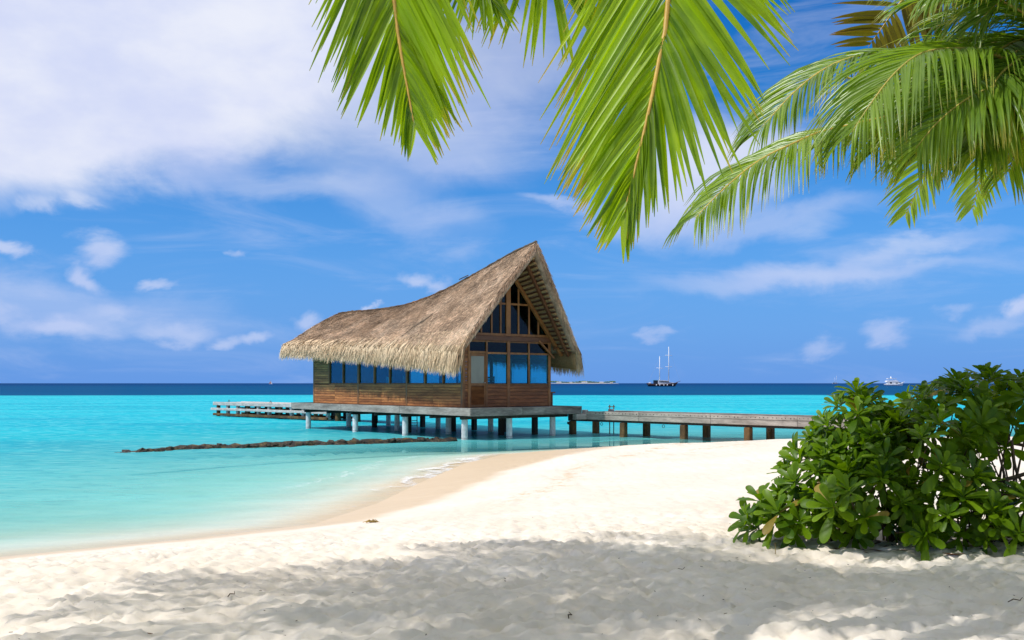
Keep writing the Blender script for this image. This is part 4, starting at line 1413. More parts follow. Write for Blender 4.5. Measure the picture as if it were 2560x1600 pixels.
tag(wood.build('island_wood', M['island_green']), 'green tree line on the far island', 'wood', kind='stuff')
for i, (px_, wd, ht) in enumerate(((1398, 26, 7), (1428, 16, 6), (1462, 30, 8), (1505, 22, 7), (1530, 14, 5))):
    h_ = thing('island_house', 'tiny pale house among trees on the far island, number %s from the hut' % ('one', 'two', 'three', 'four', 'five')[i], 'house', (at_px(px_, IY), IY + 30, 3.0), 0, 'houses on the far island')
    rbox((-wd / 2, -5, 0), (wd / 2, 5, ht * 0.6), M['white_paint'], h_, 'wall', 0.1)
    MB().add([(-wd / 2 - 1, -6, ht * 0.6), (wd / 2 + 1, -6, ht * 0.6), (wd / 2 + 1, 6, ht * 0.6), (-wd / 2 - 1, 6, ht * 0.6), (-wd / 2 + 2, 0, ht), (wd / 2 - 2, 0, ht)],
             [(0, 1, 5, 4), (2, 3, 4, 5), (1, 2, 5), (3, 0, 4), (3, 2, 1, 0)]).build('roof', M['island_roof'], h_)


# ------------------------------------------------------------------ palms
def catmull(ctrl, n):
    P = [np.array(c, float) for c in ctrl]
    P = [2 * P[0] - P[1]] + P + [2 * P[-1] - P[-2]]
    out_ = []
    m = len(P) - 3
    for k in range(n):
        f = k / (n - 1) * m
        i = min(int(f), m - 1)
        u = f - i
        a, b, c, d = P[i:i + 4]
        out_.append(0.5 * ((2 * b) + (-a + c) * u + (2 * a - 5 * b + 4 * c - d) * u * u + (-a + 3 * b - 3 * c + d) * u ** 3))
    out_ = np.array(out_)
    L = np.concatenate([[0], np.cumsum(np.linalg.norm(np.diff(out_, axis=0), axis=1))])
    s = np.linspace(0, L[-1], n)
    return np.stack([np.interp(s, L, out_[:, i]) for i in range(3)], 1), L[-1]


def leaflet(mb, base, d, nrm, L, wmax, droop, segs, rs, twist=0.0, curl=0.0, fold=0.6, tone=0.5):
    d = d / np.linalg.norm(d)
    V, al = [], []
    p = base.copy()
    st = L / segs
    side0 = np.cross(d, nrm)
    for k in range(segs + 1):
        f = k / segs
        s = np.cross(d, nrm)
        ls = np.linalg.norm(s)
        s = s / ls if ls > 1e-4 else side0
        n2 = np.cross(s, d)
        ww = wmax * (min(1, 0.35 + f / 0.14 * 0.65)) * (1 - max(0, (f - 0.35) / 0.65) ** 1.5) * 0.5 + 0.0012
        if segs <= 3:
            V += [p - s * ww, p + s * ww]
            al += [f, f]
        else:
            V += [p - s * ww + n2 * ww * fold, p, p + s * ww + n2 * ww * fold]
            al += [f] * 3
        p = p + d * st
        d = d + np.array([0, 0, -1.0]) * droop * (0.35 + f) / segs + side0 * curl / segs
        d = d / np.linalg.norm(d)
    c = 2 if segs <= 3 else 3
    F = []
    for k in range(segs):
        for q in range(c - 1):
            a = k * c + q
            F.append((a, a + 1, a + 1 + c, a + c))
    mb.add(V, F, tone, al)


def frond(parent, ctrl, sp=0.07, Lmax=0.85, wmax=0.042, leaf='palm_leaf', rach='rachis', hint=(0, 0, 1), a0=62, a1=22, droop=1.1, segs=6, s_bare=0.6, s_sep=0.0, seed=0,
          lift=0.15, taper=0.9, tipl=0.4, missing=0.03, r0=0.024, label=None, tone0=0.5, tone_side=0.0, a_len=None, afun=None, lfun=None):
    """sp = leaflet spacing in metres, s_bare = bare stalk at the base, s_sep = length of the tip end whose leaflets are objects of their own"""
    r = random.Random(seed)
    pts, L = catmull(ctrl, 80)
    T = np.gradient(pts, axis=0)
    T /= np.linalg.norm(T, axis=1, keepdims=True)
    fr = MB().tube([tuple(p) for p in pts[::2]] + [tuple(pts[-1])], [r0 * (1 - f) ** 0.8 + 0.003 for f in np.linspace(0, 1, 41)], 7, 0.5).build('frond', M[rach], parent, True)
    if label:
        fr['label'] = label
    hint = np.array(hint, float)
    allmb = MB()
    a_len = a_len or L
    n = int((L - s_bare) / sp)
    for j in range(n):
        for s in (-1, 1):
            if r.random() < missing:
                continue
            s_ = s_bare + (j + 0.5 + 0.25 * s + r.uniform(-0.25, 0.25)) * sp
            rest = L - s_                       # distance to the tip
            x = min(0.9999, max(0, s_ / L)) * 79
            i = min(int(x), 78)
            p = pts[i] * (1 - (x - i)) + pts[i + 1] * (x - i)
            t_ = T[i]
            n_ = hint - t_ * hint.dot(t_)
            n_ /= np.linalg.norm(n_) + 1e-9
            sd = np.cross(t_, n_)
            q = min(1, rest / a_len)
            a = R((afun(rest, s) if afun else a1 + (a0 - a1) * q) + r.uniform(-3, 3))
            d = math.cos(a) * t_ + math.sin(a) * s * sd + (lift + r.uniform(-0.06, 0.06)) * n_
            pl = min(1, tipl + (1 - tipl) * rest / taper) * min(1, 0.55 + 0.45 * (s_ - s_bare) / 0.8)
            if lfun:
                pl = lfun(rest, s) / Lmax
            tn = min(1, max(0, tone0 + tone_side * s + r.gauss(0, 0.28)))  # tone_side paints one half of the frond sunlit, the other shaded
            sepd = rest < s_sep
            mb = MB() if sepd else allmb
            leaflet(mb, p, d, n_ * 1.0 + sd * s * r.uniform(-0.75, 0.25), Lmax * pl * r.uniform(0.90, 1.08), wmax * r.uniform(0.8, 1.1) * (0.7 + 0.3 * pl), droop * r.uniform(0.8, 1.25), segs, r, curl=r.uniform(-0.08, 0.08), tone=tn)
            if sepd:
                mb.build('leaflet', M[leaf], fr, True)
    if allmb.v:
        tag(allmb.build('leaflets', M[leaf], fr, True), kind='stuff')
    return fr


def trunk(parent, ctrl, r0=0.17, r1=0.12):
    pts, L = catmull(ctrl, 70)
    rad = [r0 + (r1 - r0) * f + 0.12 * max(0, 0.06 - f) / 0.06 + (0.008 if i % 2 else 0) for i, f in enumerate(np.linspace(0, 1, 70))]
    MB().tube([tuple(p) for p in pts], rad, 12).build('trunk', M['trunk'], parent, True)


def P3(px, py, Y):
    return ((px - 1280) / 2500 * Y, Y, CAM_H + (958 - py) / 2500 * Y)


SUN = np.array(S)
LIT = [P3(a, b, 4.45) for a in (900, 985, 1030) for b in (-150, 0, 150, 300)] + [P3(a, b, 4.25) for a in (1350, 1480, 1600, 1720) for b in (-150, 0, 150, 300, 450)] + \
      [(3.2, 11.0, 1.4), (3.5, 11.0, 1.9), (3.9, 11.1, 2.3), (4.3, 10.6, 1.9), (4.9, 11.2, 2.4), (5.3, 11.2, 2.7)] + [P3(1820, 450, 9.1), P3(1950, 380, 9.3), P3(2080, 330, 9.4), P3(2250, 250, 8.8), P3(2350, 300, 8.7), P3(2450, 250, 8.9)]


LIT_SAND = [(a, b, 0.82) for a, b in ((2.1, 9.9), (2.9, 10.2), (2.9, 7.4))]


def blocks_sun(ctrl, rad=0.75):
    """would a frond here stand between the sun and the sunlit fronds and shrub?"""
    pts, _ = catmull(ctrl, 16)
    for K in LIT + LIT_SAND:
        if K in LIT_SAND:
            rad = 0.30
        v = pts - np.array(K)
        h = v @ SUN
        d = np.linalg.norm(v - h[:, None] * SUN, axis=1)
        if np.any((h > 0.9) & (d < rad)):
            return True
    return False


# --- palm A: leans out over the camera, two fronds hang into the picture
CA = (0.45, 6.0, 7.6)
palmA = thing('coconut_palm', 'coconut palm overhead whose bright green fronds hang into the top centre', 'palm tree', (1.9, -3.4, gz(1.9, -3.4)))


def rel(o, pts):
    l = o.location
    return [tuple(np.array(p) - np.array(l)) for p in pts]


trunk(palmA, rel(palmA, [(1.9, -3.4, gz(1.9, -3.4) - 0.1), (1.6, -1.8, 2.2), (1.1, 1.5, 5.0), (0.7, 4.2, 6.8), CA]))
Yf = 4.5
frond(palmA, rel(palmA, [CA, (0.1, 5.6, 8.1), (-0.25, 4.95, 7.0), (-0.52, 4.6, 5.4), P3(985, 0, Yf), P3(993, 67, Yf), P3(1005, 150, 4.48), P3(1024, 250, 4.45), P3(1036, 318, 4.42)]),
      0.026, 0.80, 0.032, 'palm_leaf', 'rachis', (0.10, -1, 0.15), 30, 24, 0.26, 6, 0.8, 1.3, 11, lift=-0.04, r0=0.034, missing=0.02,
      afun=lambda d, q: 15 + 11 * min(1, d / 0.5), lfun=lambda d, q: min(0.80, 0.18 + 0.58 * d) if q > 0 else min(0.88, 0.20 + 0.70 * d),
      label='smaller hanging frond with yellow midrib left of centre', tone0=0.5, tone_side=-0.24)  # left half painted darker, right half brighter, as the light falls
frond(palmA, rel(palmA, [CA, (0.75, 5.5, 8.2), (0.88, 4.9, 7.0), (0.80, 4.55, 5.4), P3(1670, 0, 4.35), P3(1658, 90, 4.3), P3(1640, 189, 4.28), P3(1622, 279, 4.25), P3(1600, 369, 4.22), P3(1577, 468, 4.2), P3(1561, 530, 4.18)]),
      0.025, 1.06, 0.036, 'palm_leaf', 'rachis', (-0.15, -1, 0.15), 30, 24, 0.26, 6, 0.8, 1.9, 12, lift=-0.04, r0=0.038, missing=0.02,
      afun=lambda d, q: (14 + 11 * min(1, d / 0.5)) if q > 0 else 10 + 38 * min(1, max(0, (d - 0.45) / 0.85)), lfun=lambda d, q: min(1.08, 0.20 + 0.74 * d) if q > 0 else min(0.74, 0.22 + 0.60 * d),
      label='large hanging frond with yellow midrib right of centre', tone0=0.5, tone_side=0.24)  # sunlit left half painted brighter than the right
frond(palmA, rel(palmA, [CA, (0.25, 5.9, 7.9), (-0.02, 5.7, 6.9), (-0.10, 5.6, 6.0), P3(1190, -130, 5.5), P3(1215, -20, 5.45)]),
      0.024, 0.60, 0.034, 'palm_leaf', 'rachis', (0.0, -1, 0.1), 46, 16, 0.3, 6, 1.0, 0, 13, lift=0.0, afun=lambda d, q: 12 + 16 * min(1, d / 0.4), lfun=lambda d, q: min(0.62, 0.30 + 0.5 * d))
frond(palmA, rel(palmA, [CA, (0.35, 5.9, 8.0), (0.15, 5.8, 7.2), (0.08, 5.7, 6.4), P3(1350, -200, 5.6), P3(1390, -50, 5.55)]),
      0.024, 0.90, 0.036, 'palm_leaf', 'rachis', (0.0, -1, 0.1), 44, 16, 0.3, 6, 1.0, 0, 14, lift=0.0, afun=lambda d, q: 10 + 18 * min(1, d / 0.4), lfun=lambda d, q: min(0.95, 0.55 + 0.6 * d))
r_ = random.Random(21)
for k in range(24):
    a = 2 * math.pi * k / 24 + r_.uniform(-0.1, 0.1)
    u = np.array([math.cos(a), math.sin(a), 0])
    L = 4.2 * r_.uniform(0.9, 1.1)
    e = r_.uniform(0.5, 1.3)
    c = [np.array(CA), np.array(CA) + u * L * 0.3 + np.array([0, 0, L * 0.22 * e]), np.array(CA) + u * L * 0.65 + np.array([0, 0, L * 0.25 * e]), np.array(CA) + u * L * 0.95 + np.array([0, 0, L * (0.18 * e - 0.15)])]
    if any(p[1] > 0.3 and p[2] - 0.8 < CAM_H + 0.392 * p[1] and abs(p[0]) < 0.56 * p[1] + 0.8 for p in c) or blocks_sun(c):
        continue
    frond(palmA, rel(palmA, c), 0.095, 0.8, 0.05, 'palm_leaf', 'rachis_green', (0, 0, 1), 60, 25, 0.7, 3, 0.5, 0, 500 + k)

# --- palm B: crown just beyond the right edge, many fronds in the picture
CB = np.array(P3(2700, 190, 10.2))
palmB = thing('coconut_palm', 'coconut palm with dense drooping fronds at the upper right edge', 'palm tree', (7.6, 10.8, gz(7.6, 10.8)))
trunk(palmB, rel(palmB, [(7.6, 10.8, gz(7.6, 10.8) - 0.1), (7.2, 10.7, 2.3), (6.4, 10.4, 4.2), tuple(CB)]))
BF = [
    # upper frond reaching left, seen flat against the sky
    dict(ctrl=[CB, P3(2560, 135, 10.3), P3(2400, 118, 10.4), P3(2291, 128, 10.4), P3(2204, 131, 10.4), P3(2116, 148, 10.3), P3(2051, 179, 10.2), P3(1985, 231, 10.1), P3(1924, 297, 10.0), P3(1890, 335, 10.0)],
         Lmax=0.95, wmax=0.029, a0=66, a1=34, droop=1.6, hint=(-0.35, -0.35, 1), lift=0.05, tone0=0.55),
    # lower frond, long yellow midrib
    dict(ctrl=[CB, P3(2520, 250, 9.9), P3(2350, 275, 9.7), P3(2230, 290, 9.6), P3(2121, 314, 9.5), P3(2051, 330, 9.4), P3(1985, 358, 9.3), P3(1898, 401, 9.2), P3(1811, 471, 9.1), P3(1738, 545, 9.0)],
         Lmax=0.92, wmax=0.029, a0=72, a1=38, droop=2.1, hint=(-0.3, -0.35, 1), lift=0.0, tone0=0.6),
    # near frond arching over and hanging with long leaflets
    dict(ctrl=[CB, P3(2545, 160, 9.4), P3(2466, 128, 9.2), P3(2378, 122, 9.0), P3(2300, 135, 8.8), P3(2235, 185, 8.7), P3(2180, 255, 8.6), P3(2130, 330, 8.6)],
         Lmax=1.10, wmax=0.029, a0=62, a1=30, droop=1.9, hint=(-0.2, -0.5, 1), lift=0.0, tone0=0.55),
    dict(ctrl=[CB, P3(2600, 190, 9.0), P3(2520, 205, 8.8), P3(2430, 240, 8.6), P3(2350, 300, 8.5), P3(2290, 370, 8.4)],
         Lmax=1.0, wmax=0.029, a0=60, a1=28, droop=1.8, hint=(-0.2, -0.6, 1), lift=0.0, tone0=0.6),
    dict(ctrl=[CB, P3(2640, 230, 9.4), P3(2560, 260, 9.1), P3(2490, 310, 8.9), P3(2430, 380, 8.8)],
         Lmax=0.95, wmax=0.029, a0=58, a1=28, droop=1.6, hint=(-0.2, -0.6, 1), lift=0.0, tone0=0.62),
    dict(ctrl=[CB, P3(2670, 240, 9.6), P3(2610, 290, 9.3), P3(2555, 350, 9.1), P3(2520, 430, 9.0)],
         Lmax=0.85, wmax=0.029, a0=58, a1=28, droop=1.5, hint=(-0.2, -0.6, 1), lift=0.0, tone0=0.6, leaf='palm_leaf_far'),
    # upper right fan
    dict(ctrl=[CB, P3(2640, 90, 9.6), P3(2540, 20, 9.3), P3(2450, -20, 9.1), P3(2380, -30, 9.0), P3(2300, 0, 8.9)],
         Lmax=1.0, wmax=0.029, a0=58, a1=28, droop=1.4, hint=(-0.2, -0.5, 1), lift=0.0, tone0=0.5),
    dict(ctrl=[CB, P3(2660, 60, 9.4), P3(2600, -40, 9.0), P3(2530, -90, 8.8), P3(2460, -80, 8.6)],
         Lmax=1.0, wmax=0.029, a0=58, a1=28, droop=1.3, hint=(-0.2, -0.5, 1), lift=0.0, tone0=0.5),
    dict(ctrl=[CB, P3(2590, 150, 10.6), P3(2490, 170, 11.0), P3(2400, 220, 11.2), P3(2330, 300, 11.3), P3(2290, 380, 11.3)],
         Lmax=0.95, wmax=0.029, a0=60, a1=28, droop=1.5, hint=(-0.2, -0.3, 1), lift=0.0, tone0=0.3),
    dict(ctrl=[CB, P3(2640, 200, 10.8), P3(2560, 240, 11.2), P3(2480, 310, 11.4), P3(2440, 390, 11.4)],
         Lmax=0.9, wmax=0.029, a0=60, a1=28, droop=1.5, hint=(-0.2, -0.3, 1), lift=0.0, tone0=0.3),
    # dry frond behind, coming down from above the frame
    dict(ctrl=[P3(2640, -160, 11.0), P3(2480, -150, 11.2), P3(2340, -80, 11.4), P3(2256, 0, 11.5), P3(2215, 55, 11.5), P3(2170, 118, 11.5)],
         Lmax=0.95, wmax=0.07, a0=70, a1=52, droop=0.35, hint=(0.1, -1, 0.2), lift=0.0, tone0=0.5, leaf='palm_leaf_dry', sp=0.06),
]
for (ax, ay, bx, by, cx, cy, yy_) in ((2620, -40, 2500, -90, 2360, -10, 9.8), (2650, 10, 2560, -20, 2440, 60, 9.2), (2640, 60, 2520, 30, 2330, 70, 10.4), (2600, -140, 2450, -160, 2260, -60, 10.2)):
    BF.append(dict(ctrl=[CB, P3(ax, ay, (yy_ + 10.2) / 2), P3(bx, by, yy_), P3((bx + cx) / 2, (by + cy) / 2 - 15, yy_), P3(cx, cy, yy_)],
                   Lmax=0.95, wmax=0.029, a0=60, a1=32, droop=1.5, hint=(-0.2, -0.5, 1), lift=0.0, tone0=0.5))
rb = random.Random(77)
for k in range(15):      # more fronds in the thick of the crown
    tx, ty, tY = rb.uniform(2110, 2560), rb.uniform(290, 400), rb.uniform(8.6, 11.3)
    mx, my = (tx + 2680) / 2, rb.uniform(90, 200)
    BF.append(dict(ctrl=[CB, P3((mx + 2690) / 2, my + 20, (tY + 10.2) / 2), P3(mx, my, (tY * 2 + 10.2) / 3), P3((mx + tx) / 2 - 20, (my + ty) / 2 - 40, tY), P3(tx, ty, tY)],
                   Lmax=rb.uniform(0.9, 1.1), wmax=0.029, a0=62, a1=34, droop=rb.uniform(1.6, 2.4), hint=(-0.2, -0.5, 1), lift=0.0, tone0=rb.uniform(0.35, 0.65)))
for i, kw in enumerate(BF):
    kw = dict(kw)
    ctrl = rel(palmB, kw.pop('ctrl'))
    leaf = kw.pop('leaf', 'palm_leaf_far')
    kw.setdefault('sp', 0.027 if i < 2 else 0.032)
    frond(palmB, ctrl, leaf=leaf, rach='rachis' if i in (0, 1, 10) else 'rachis_green', segs=5, seed=700 + i, r0=0.022, s_bare=0.4, s_sep=2.3 if i == 1 else (1.4 if i == 0 else 0), taper=0.9, tipl=0.45, **kw)
frond(palmB, rel(palmB, [P3(2210, 228, 9.6), P3(2150, 205, 9.6), P3(2098, 187, 9.6)]), 0.04, 0.3, 0.035, 'palm_leaf_far', 'rachis_green', (0, -0.3, 1), 50, 30, 0.8, 4, 0.05, 0, 760, label='broken frond stub')
r_ = random.Random(33)
for k in range(14):     # the crown's other fronds, beyond the frame
    a = R(-100) + R(210) * k / 14
    u = np.array([math.cos(a), math.sin(a), 0])
    L = 3.8 * r_.uniform(0.9, 1.1)
    e = r_.uniform(0.3, 1.2)
    c = [CB, CB + u * L * 0.3 + np.array([0, 0, L * 0.2 * e]), CB + u * L * 0.65 + np.array([0, 0, L * (0.2 * e - 0.05)]), CB + u * L * 0.95 + np.array([0, 0, L * (0.1 * e - 0.25)])]
    frond(palmB, rel(palmB, c), 0.08, 0.8, 0.06, 'palm_leaf_far', 'rachis_green', (0, 0, 1), 60, 25, 1.0, 3, 0.5, 0, 800 + k)

# --- palms left of and behind the camera; only their shade is in the picture
SH = [((-6.8, 1.0), (-4.7, 5.0, 8.8), 30, 4.1, 61), ((-4.6, -2.4), (-2.6, 5.8, 9.2), 34, 4.1, 62), ((-1.5, -4.0), (-0.9, 4.4, 9.6), 30, 4.1, 64)]
for (bx, by), C, n, Lf, sd in SH:
    pl = thing('coconut_palm', {61: 'coconut palm left of the view shading the left foreground sand', 62: 'coconut palm above the view shading the middle foreground sand',
                                63: 'coconut palm farthest left of the view shading the lower left sand', 64: 'coconut palm behind the view shading the lower right sand'}[sd], 'palm tree', (bx, by, gz(bx, by)))
    trunk(pl, rel(pl, [(bx, by, gz(bx, by) - 0.1), (bx + (C[0] - bx) * 0.15, by + (C[1] - by) * 0.12, 2.8), (bx + (C[0] - bx) * 0.55, by + (C[1] - by) * 0.5, 6.2), C]))
    r_ = random.Random(sd)
    for k in range(n):
        a = 2 * math.pi * k / n + r_.uniform(-0.12, 0.12)
        u = np.array([math.cos(a), math.sin(a), 0])
        L = Lf * r_.uniform(0.9, 1.1)
        e = r_.uniform(0.1, 1.2)
        C_ = np.array(C)
        c = [C_, C_ + u * L * 0.3 + np.array([0, 0, L * 0.2 * e]), C_ + u * L * 0.65 + np.array([0, 0, L * (0.22 * e - 0.05)]), C_ + u * L * 0.95 + np.array([0, 0, L * (0.12 * e - 0.22)])]
        if any(p[1] > 0.3 and p[2] - 0.9 < CAM_H + 0.392 * p[1] and abs(p[0]) < 0.56 * p[1] + 0.8 for p in c) or blocks_sun(c):
            continue
        frond(pl, rel(pl, c), 0.10, 0.85, 0.046, 'palm_leaf', 'rachis_green', (0, 0, 1), 60, 25, 0.8, 3, 0.5, 0, sd * 50 + k)

# ------------------------------------------------------------------ shrub on the right
SHB = Vector((4.6, 11.2, 0))
SHB.z = gz(4.6, 11.2)
shrub = thing('beach_shrub', 'dense dark green shrub with rosettes of spoon-shaped leaves on the sand at right', 'shrub', SHB)
LOBES = [((3.08, 11.0, 0.98), (0.42, 0.5, 0.28), 18), ((3.42, 11.1, 1.36), (0.42, 0.55, 0.40), 20), ((3.88, 11.3, 1.88), (0.40, 0.6, 0.46), 24), ((3.72, 10.5, 1.20), (0.50, 0.5, 0.42), 18),
         ((4.30, 10.6, 1.55), (0.66, 0.6, 0.58), 26), ((4.85, 11.2, 2.0), (0.50, 0.7, 0.46), 24), ((5.25, 11.4, 2.14), (0.60, 0.7, 0.40), 26), ((4.10, 11.3, 1.78), (0.45, 0.5, 0.36), 16), ((3.5, 10.9, 1.1), (0.55, 0.5, 0.4), 22), ((4.0, 10.9, 1.3), (0.5, 0.5, 0.5), 22), ((4.5, 10.7, 1.15), (0.6, 0.5, 0.45), 22), ((3.62, 11.2, 1.62), (0.36, 0.5, 0.36), 16), ((4.0, 11.2, 1.7), (0.5, 0.5, 0.45), 20),
         ((5.05, 10.2, 1.02), (0.62, 0.45, 0.36), 22), ((5.75, 11.2, 2.0), (0.55, 0.7, 0.62), 22), ((5.9, 10.7, 1.05), (0.6, 0.6, 0.32), 16), ((4.5, 10.1, 1.15), (0.4, 0.35, 0.34), 12)]


def shrub_leaf_mesh(seed, L=0.275, W=0.088):
    r = random.Random(seed)
    V, F, al = [], [], []
    prof = [(0.0, 0.12), (0.18, 0.32), (0.38, 0.60), (0.58, 0.84), (0.76, 1.0), (0.89, 0.92), (0.96, 0.66), (1.0, 0.24)]
    bend = r.uniform(0.10, 0.35)
    fold = r.uniform(0.10, 0.30)
    for f, ww in prof:
        y = L * f
        z = -bend * L * f * f
        hw = W / 2 * ww
        wv = 0.004 * math.sin(f * 9 + seed)
        V += [(-hw, y, z + fold * hw + wv), (0, y, z), (hw, y, z + fold * hw - wv)]
        al += [f, f * 0.8, f]
    for k in range(len(prof) - 1):
        for q in (0, 1):
            a = k * 3 + q
            F.append((a, a + 1, a + 4, a + 3))
    return V, F, al


leaf_protos = [shrub_leaf_mesh(i) for i in range(6)]
leaf_meshes = {}
for kind in ('shrub_leaf', 'shrub_leaf_old'):
    for i, (V, F, al) in enumerate(leaf_protos):
        o = MB().add(V, F, 0.05 + 0.18 * i, al).build('leaf_proto', M[kind], None, True)
        leaf_meshes[kind, i] = o.data
        bpy.data.objects.remove(o)
rl = random.Random(99)
ros = []
for (c, rad, n) in LOBES:
    c = np.array(c); rad = np.array(rad)
    n = int(n * 1.45)
    for k in range(n):
        zz = 1 - 2 * (k + 0.5) / n
        a = k * 2.39996 + rl.uniform(-.3, .3)
        q = math.sqrt(max(0, 1 - zz * zz))
        nv = np.array([q * math.cos(a), q * math.sin(a), zz])
        if nv[2] < -0.55 or nv[1] > 0.75:
            continue
        p = c + nv * rad * rl.uniform(0.72, 1.12)
        if p[2] < gz(p[0], p[1]) + 0.10:
            continue
        # deep inside another lobe?
        deep = min(np.linalg.norm((p - np.array(c2)) / np.array(r2)) for c2, r2, _ in LOBES)
        if deep < 0.5:
            continue
        ax = nv / rad
        ax = ax / np.linalg.norm(ax) * 0.75 + np.array([0, -0.12, 0.55])
        ax /= np.linalg.norm(ax)
        ros.append((p, ax, deep))
# sprigs at the very top and the low spreading left tip
for p, ax in (((5.30, 11.2, 2.50), (0, 0, 1)), ((5.06, 11.2, 2.38), (-.2, 0, 1)), ((3.86, 11.2, 2.36), (0, 0, 1)), ((2.62, 10.9, 0.98), (-.8, -.2, .5)),
              ((2.80, 10.8, 1.02), (-.5, -.3, .7)), ((3.02, 10.5, 1.02), (-.1, -.6, .7)), ((3.0, 11.0, 1.25), (-.8, 0, .5)), ((5.6, 11.2, 2.46), (0, 0, 1)), ((3.35, 10.6, 1.0), (0, -.6, .6))):
    ros.append((np.array(p), np.array(ax) / np.linalg.norm(ax), 0.9))
ros.sort(key=lambda q: (q[0][1] - 1.2 * q[2]))
leaf_jobs = []
for ri, (p, ax, deep) in enumerate(ros):
    axv = Vector(ax)
    rotq = Vector((0, 0, 1)).rotation_difference(axv)
    nleaf = rl.randint(12, 19)
    rsc = rl.uniform(0.72, 1.14)
    for k in range(nleaf):
        f = k / nleaf
        elv = R(8 + 62 * f) + rl.uniform(-0.12, 0.12)
        az_ = k * 2.39996 + rl.uniform(-.15, .15)
        m = rotq.to_matrix().to_4x4() @ Matrix.Rotation(az_, 4, 'Z') @ Matrix.Rotation(elv, 4, 'X') @ Matrix.Rotation(rl.uniform(-.25, .25), 4, 'Y')
        sc = (1.10 - 0.5 * f) * rl.uniform(0.72, 1.15) * rsc
        kind = 'shrub_leaf_old' if (f < 0.2 and rl.random() < 0.07) else 'shrub_leaf'
        mt = Matrix.Translation(Vector(p) - SHB + axv * 0.05 * f) @ m @ Matrix.Diagonal((sc, sc, sc, 1)) @ Matrix.Translation((0, 0.012, 0))
        leaf_jobs.append((mt, kind, rl.randrange(6)))
for mt, kind, i in leaf_jobs[:300]:
    o = bpy.data.objects.new('leaf', leaf_meshes[kind, i])
    COL.objects.link(o)
    o.parent = shrub
    o.matrix_local = mt
mass = {'shrub_leaf': MB(), 'shrub_leaf_old': MB()}
for mt, kind, i in leaf_jobs[300:]:
    V, F, al = leaf_protos[i]
    mass[kind].add([mt @ Vector(v) for v in V], F, rl.uniform(0.0, 1.0), al)
tag(mass['shrub_leaf'].build('foliage', M['shrub_leaf'], shrub, True), kind='stuff')
tag(mass['shrub_leaf_old'].build('old_foliage', M['shrub_leaf_old'], shrub, True), kind='stuff')
bases = [(3.7, 11.2), (4.3, 11.1), (4.9, 11.2), (5.5, 11.2), (5.0, 10.8)]
tw = MB()
for ri, (p, ax, deep) in enumerate(ros):
    if ri % 3:
        continue
    b = min(bases, key=lambda q: (q[0] - p[0]) ** 2 + (q[1] - p[1]) ** 2)
    b3 = np.array([b[0] + rl.uniform(-.15, .15), b[1] + rl.uniform(-.15, .15), gz(*b) - 0.02])
    mid1 = b3 * 0.6 + p * 0.4 + np.array([rl.uniform(-.12, .12), rl.uniform(-.12, .12), 0.08])
    mid2 = p - ax * 0.22
    pts, _ = catmull([b3 - np.array(SHB), mid1 - np.array(SHB), mid2 - np.array(SHB), p - np.array(SHB)], 9)
    tw.tube([tuple(q) for q in pts], [0.014 - 0.0011 * i for i in range(9)], 5, rl.uniform(.2, .8), False)
tag(tw.build('twigs', M['branch'], shrub, True), kind='stuff')
for (a, b_, c, d, r0) in (((4.6, 10.9, 0.85), (5.0, 10.7, 1.35), (5.4, 10.5, 1.55), (5.9, 10.4, 1.75), 0.03), ((4.9, 11.0, 1.60), (5.2, 10.8, 1.85), (5.6, 10.7, 1.8), (6.0, 10.6, 1.6), 0.024),
                          ((5.0, 10.9, 1.30), (5.3, 10.7, 1.30), (5.6, 10.6, 1.32), (5.9, 10.6, 1.33), 0.035), ((5.2, 10.6, 0.9), (5.25, 10.6, 1.2), (5.2, 10.55, 1.5), (5.1, 10.5, 1.8), 0.02),
                          ((5.6, 10.7, 0.9), (5.5, 10.6, 1.3), (5.35, 10.6, 1.55), (5.25, 10.5, 1.9), 0.022), ((4.0, 11.0, 0.85), (4.05, 10.7, 1.05), (3.9, 10.4, 1.1), (3.7, 10.2, 1.15), 0.02)):
    pts, _ = catmull([np.array(q) - np.array(SHB) for q in (a, b_, c, d)], 14)
    MB().tube([tuple(q) for q in pts], [r0 * (1 - 0.035 * i) for i in range(14)], 7).build('branch', M['branch'], shrub, True)

# ------------------------------------------------------------------ small things on the sand
def flat_leaf(name, label, cat, x, y, L, W, rz, mat, curl=0.3):
    V, F = [], []
    for k in range(7):
        f = k / 6
        hw = W / 2 * math.sin(math.pi * min(1, f * 0.94 + 0.06)) ** 0.7
        z = 0.015 + curl * L * (f - 0.5) ** 2
        V += [(L * (f - .5), -hw, z + hw * .4), (L * (f - .5), 0, z), (L * (f - .5), hw, z + hw * .4)]
    for k in range(6):
        for q in (0, 1):
            a = k * 3 + q
            F.append((a, a + 3, a + 4, a + 1))
    o = MB().add(V, F).build(name, mat, None, True)
    o.location = (x, y, gz(x, y))
    o.rotation_euler = (0, 0, rz)
    return tag(o, label, cat)


def ground_at(px, py):
    Y = 12.0
    for _ in range(30):
        x = (px - 1280) / 2500 * Y
        z = gz(x, Y)
        Y = 0.5 * Y + 0.5 * (CAM_H - z) * 2500 / (py - 958)
    return (px - 1280) / 2500 * Y, Y


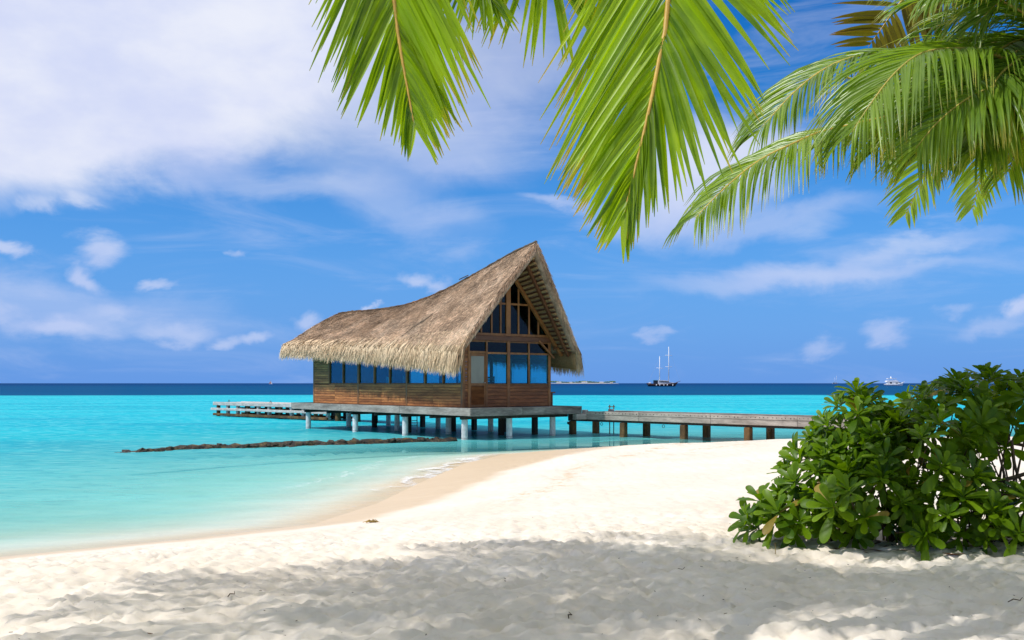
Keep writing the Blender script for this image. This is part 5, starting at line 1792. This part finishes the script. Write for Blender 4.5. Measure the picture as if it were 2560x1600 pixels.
x, y = ground_at(2385, 1387)
flat_leaf('dry_leaf', 'curled red-brown dry leaf on the sand in front of the shrub', 'leaf', x, y, 0.22, 0.045, R(-8), M['dry_leaf'])
x, y = ground_at(2325, 1372)
flat_leaf('dry_leaf', 'small dark dry leaf lying under the middle of the shrub', 'leaf', x, y, 0.10, 0.035, R(20), M['dry_leaf'])
x, y = ground_at(374, 1590)
flat_leaf('dry_leaf', 'small dark leaf on lit sand at the lower left edge', 'leaf', x, y, 0.07, 0.02, R(-25), M['dry_leaf'])
x, y = ground_at(1938, 1384)
tw_ = MB().tube([(0, 0, -0.03), (0.004, 0, 0.05), (-0.004, 0, 0.11)], [0.004, 0.003, 0.002], 6).build('twig', M['weed'])
tw_.location = (x, y, gz(x, y))
tag(tw_, 'thin upright dry stalk in sunlit sand left of the shrub', 'twig')
for (px, py, L, rz, lab) in ((1700, 1430, 0.12, 0.3, 'bent dark twig on sunlit sand below the left tip of the shrub'), (580, 1497, 0.10, 1.1, 'thin upright-leaning twig on shaded sand at lower left'),
                             (1545, 1368, 0.12, -0.4, 'thin dark twig on shaded sand right of centre'), (1425, 1546, 0.09, 1.3, 'short dark twig on shaded sand at lower middle'),
                             (2540, 1503, 0.13, 0.1, 'dark twig on shaded sand at the right edge')):
    x, y = ground_at(px, py)
    o = MB().tube([(-L / 2, 0, 0.012), (-L * .1, 0.012, 0.03), (L * .2, -0.01, 0.024), (L / 2, 0.02, 0.04)], [0.004, 0.005, 0.004, 0.002], 6).build('twig', M['branch'], None, True)
    o.location = (x, y, gz(x, y))
    o.rotation_euler = (0, 0, rz)
    tag(o, lab, 'twig')
x, y = ground_at(932, 1306)
weed = MB()
for k in range(26):
    a = rl.uniform(0, 6.28)
    q = rl.uniform(0.05, 0.28)
    weed.tube([(rl.uniform(-.12, .12), rl.uniform(-.06, .06), 0.01), (q * .6 * math.cos(a), q * .4 * math.sin(a), rl.uniform(.03, .09)), (q * math.cos(a) * 1.2, q * math.sin(a) * .7, 0.01)], 0.012, 5, rl.random())
weed = weed.build('seaweed_clump', M['weed'], None, True)
weed.location = (x, y, gz(x, y))
weed.scale = (0.5, 0.5, 0.5)
tag(weed, 'small golden clump of seaweed at the wet sand edge', 'seaweed')
lit_ = MB()
for k in range(150):
    x, y = rl.uniform(3.3, 6.0), rl.uniform(10.2, 11.8)
    z = gz(x, y)
    L = rl.uniform(0.03, 0.11)
    Mx = Matrix.Translation((x, y, z + 0.006)) @ Matrix.Rotation(rl.uniform(0, 6.28), 4, 'Z') @ Matrix.Rotation(rl.uniform(-.3, .3), 4, 'X')
    hw = L * rl.uniform(0.12, 0.3)
    lit_.add([Mx @ Vector(q) for q in ((-L, 0, 0), (-L * .2, -hw, 0.008), (L * .6, -hw * .8, 0.004), (L, 0, 0.012), (L * .6, hw * .8, 0.01), (-L * .2, hw, 0.002))], [(0, 1, 2, 3, 4, 5)], rl.random())
tag(lit_.build('leaf_litter', M['dry_leaf']), 'brown fallen leaves lying on the sand under the shrub', 'litter', kind='stuff')
deb = MB()
rd = random.Random(5)
for k in range(260):
    px, py = rd.uniform(-100, 2660), 1180 + 420 * rd.random() ** 0.7
    Y = (CAM_H - 0.75) * 2500 / (py - 958)
    x = (px - 1280) / 2500 * Y
    if float(sdist(np.array([x]), np.array([Y]), DLINE)[0]) < 0.4:
        continue
    z = gz(x, Y)
    s = rd.uniform(0.002, 0.006)
    L = s * rd.uniform(1, 3.5)
    a = rd.uniform(0, 3.14)
    Mx = Matrix.Translation((x, Y, z + 0.002)) @ Matrix.Rotation(a, 4, 'Z') @ Matrix.Rotation(rd.uniform(-.4, .4), 4, 'Y')
    deb.box((-L, -s * .5, -s * .3), (L, s * .5, s * .5), 0.3 * s, rd.random(), Mx)
tag(deb.build('beach_litter', M['branch']), 'scattered dark specks of plant litter on the sand', 'litter', kind='stuff')
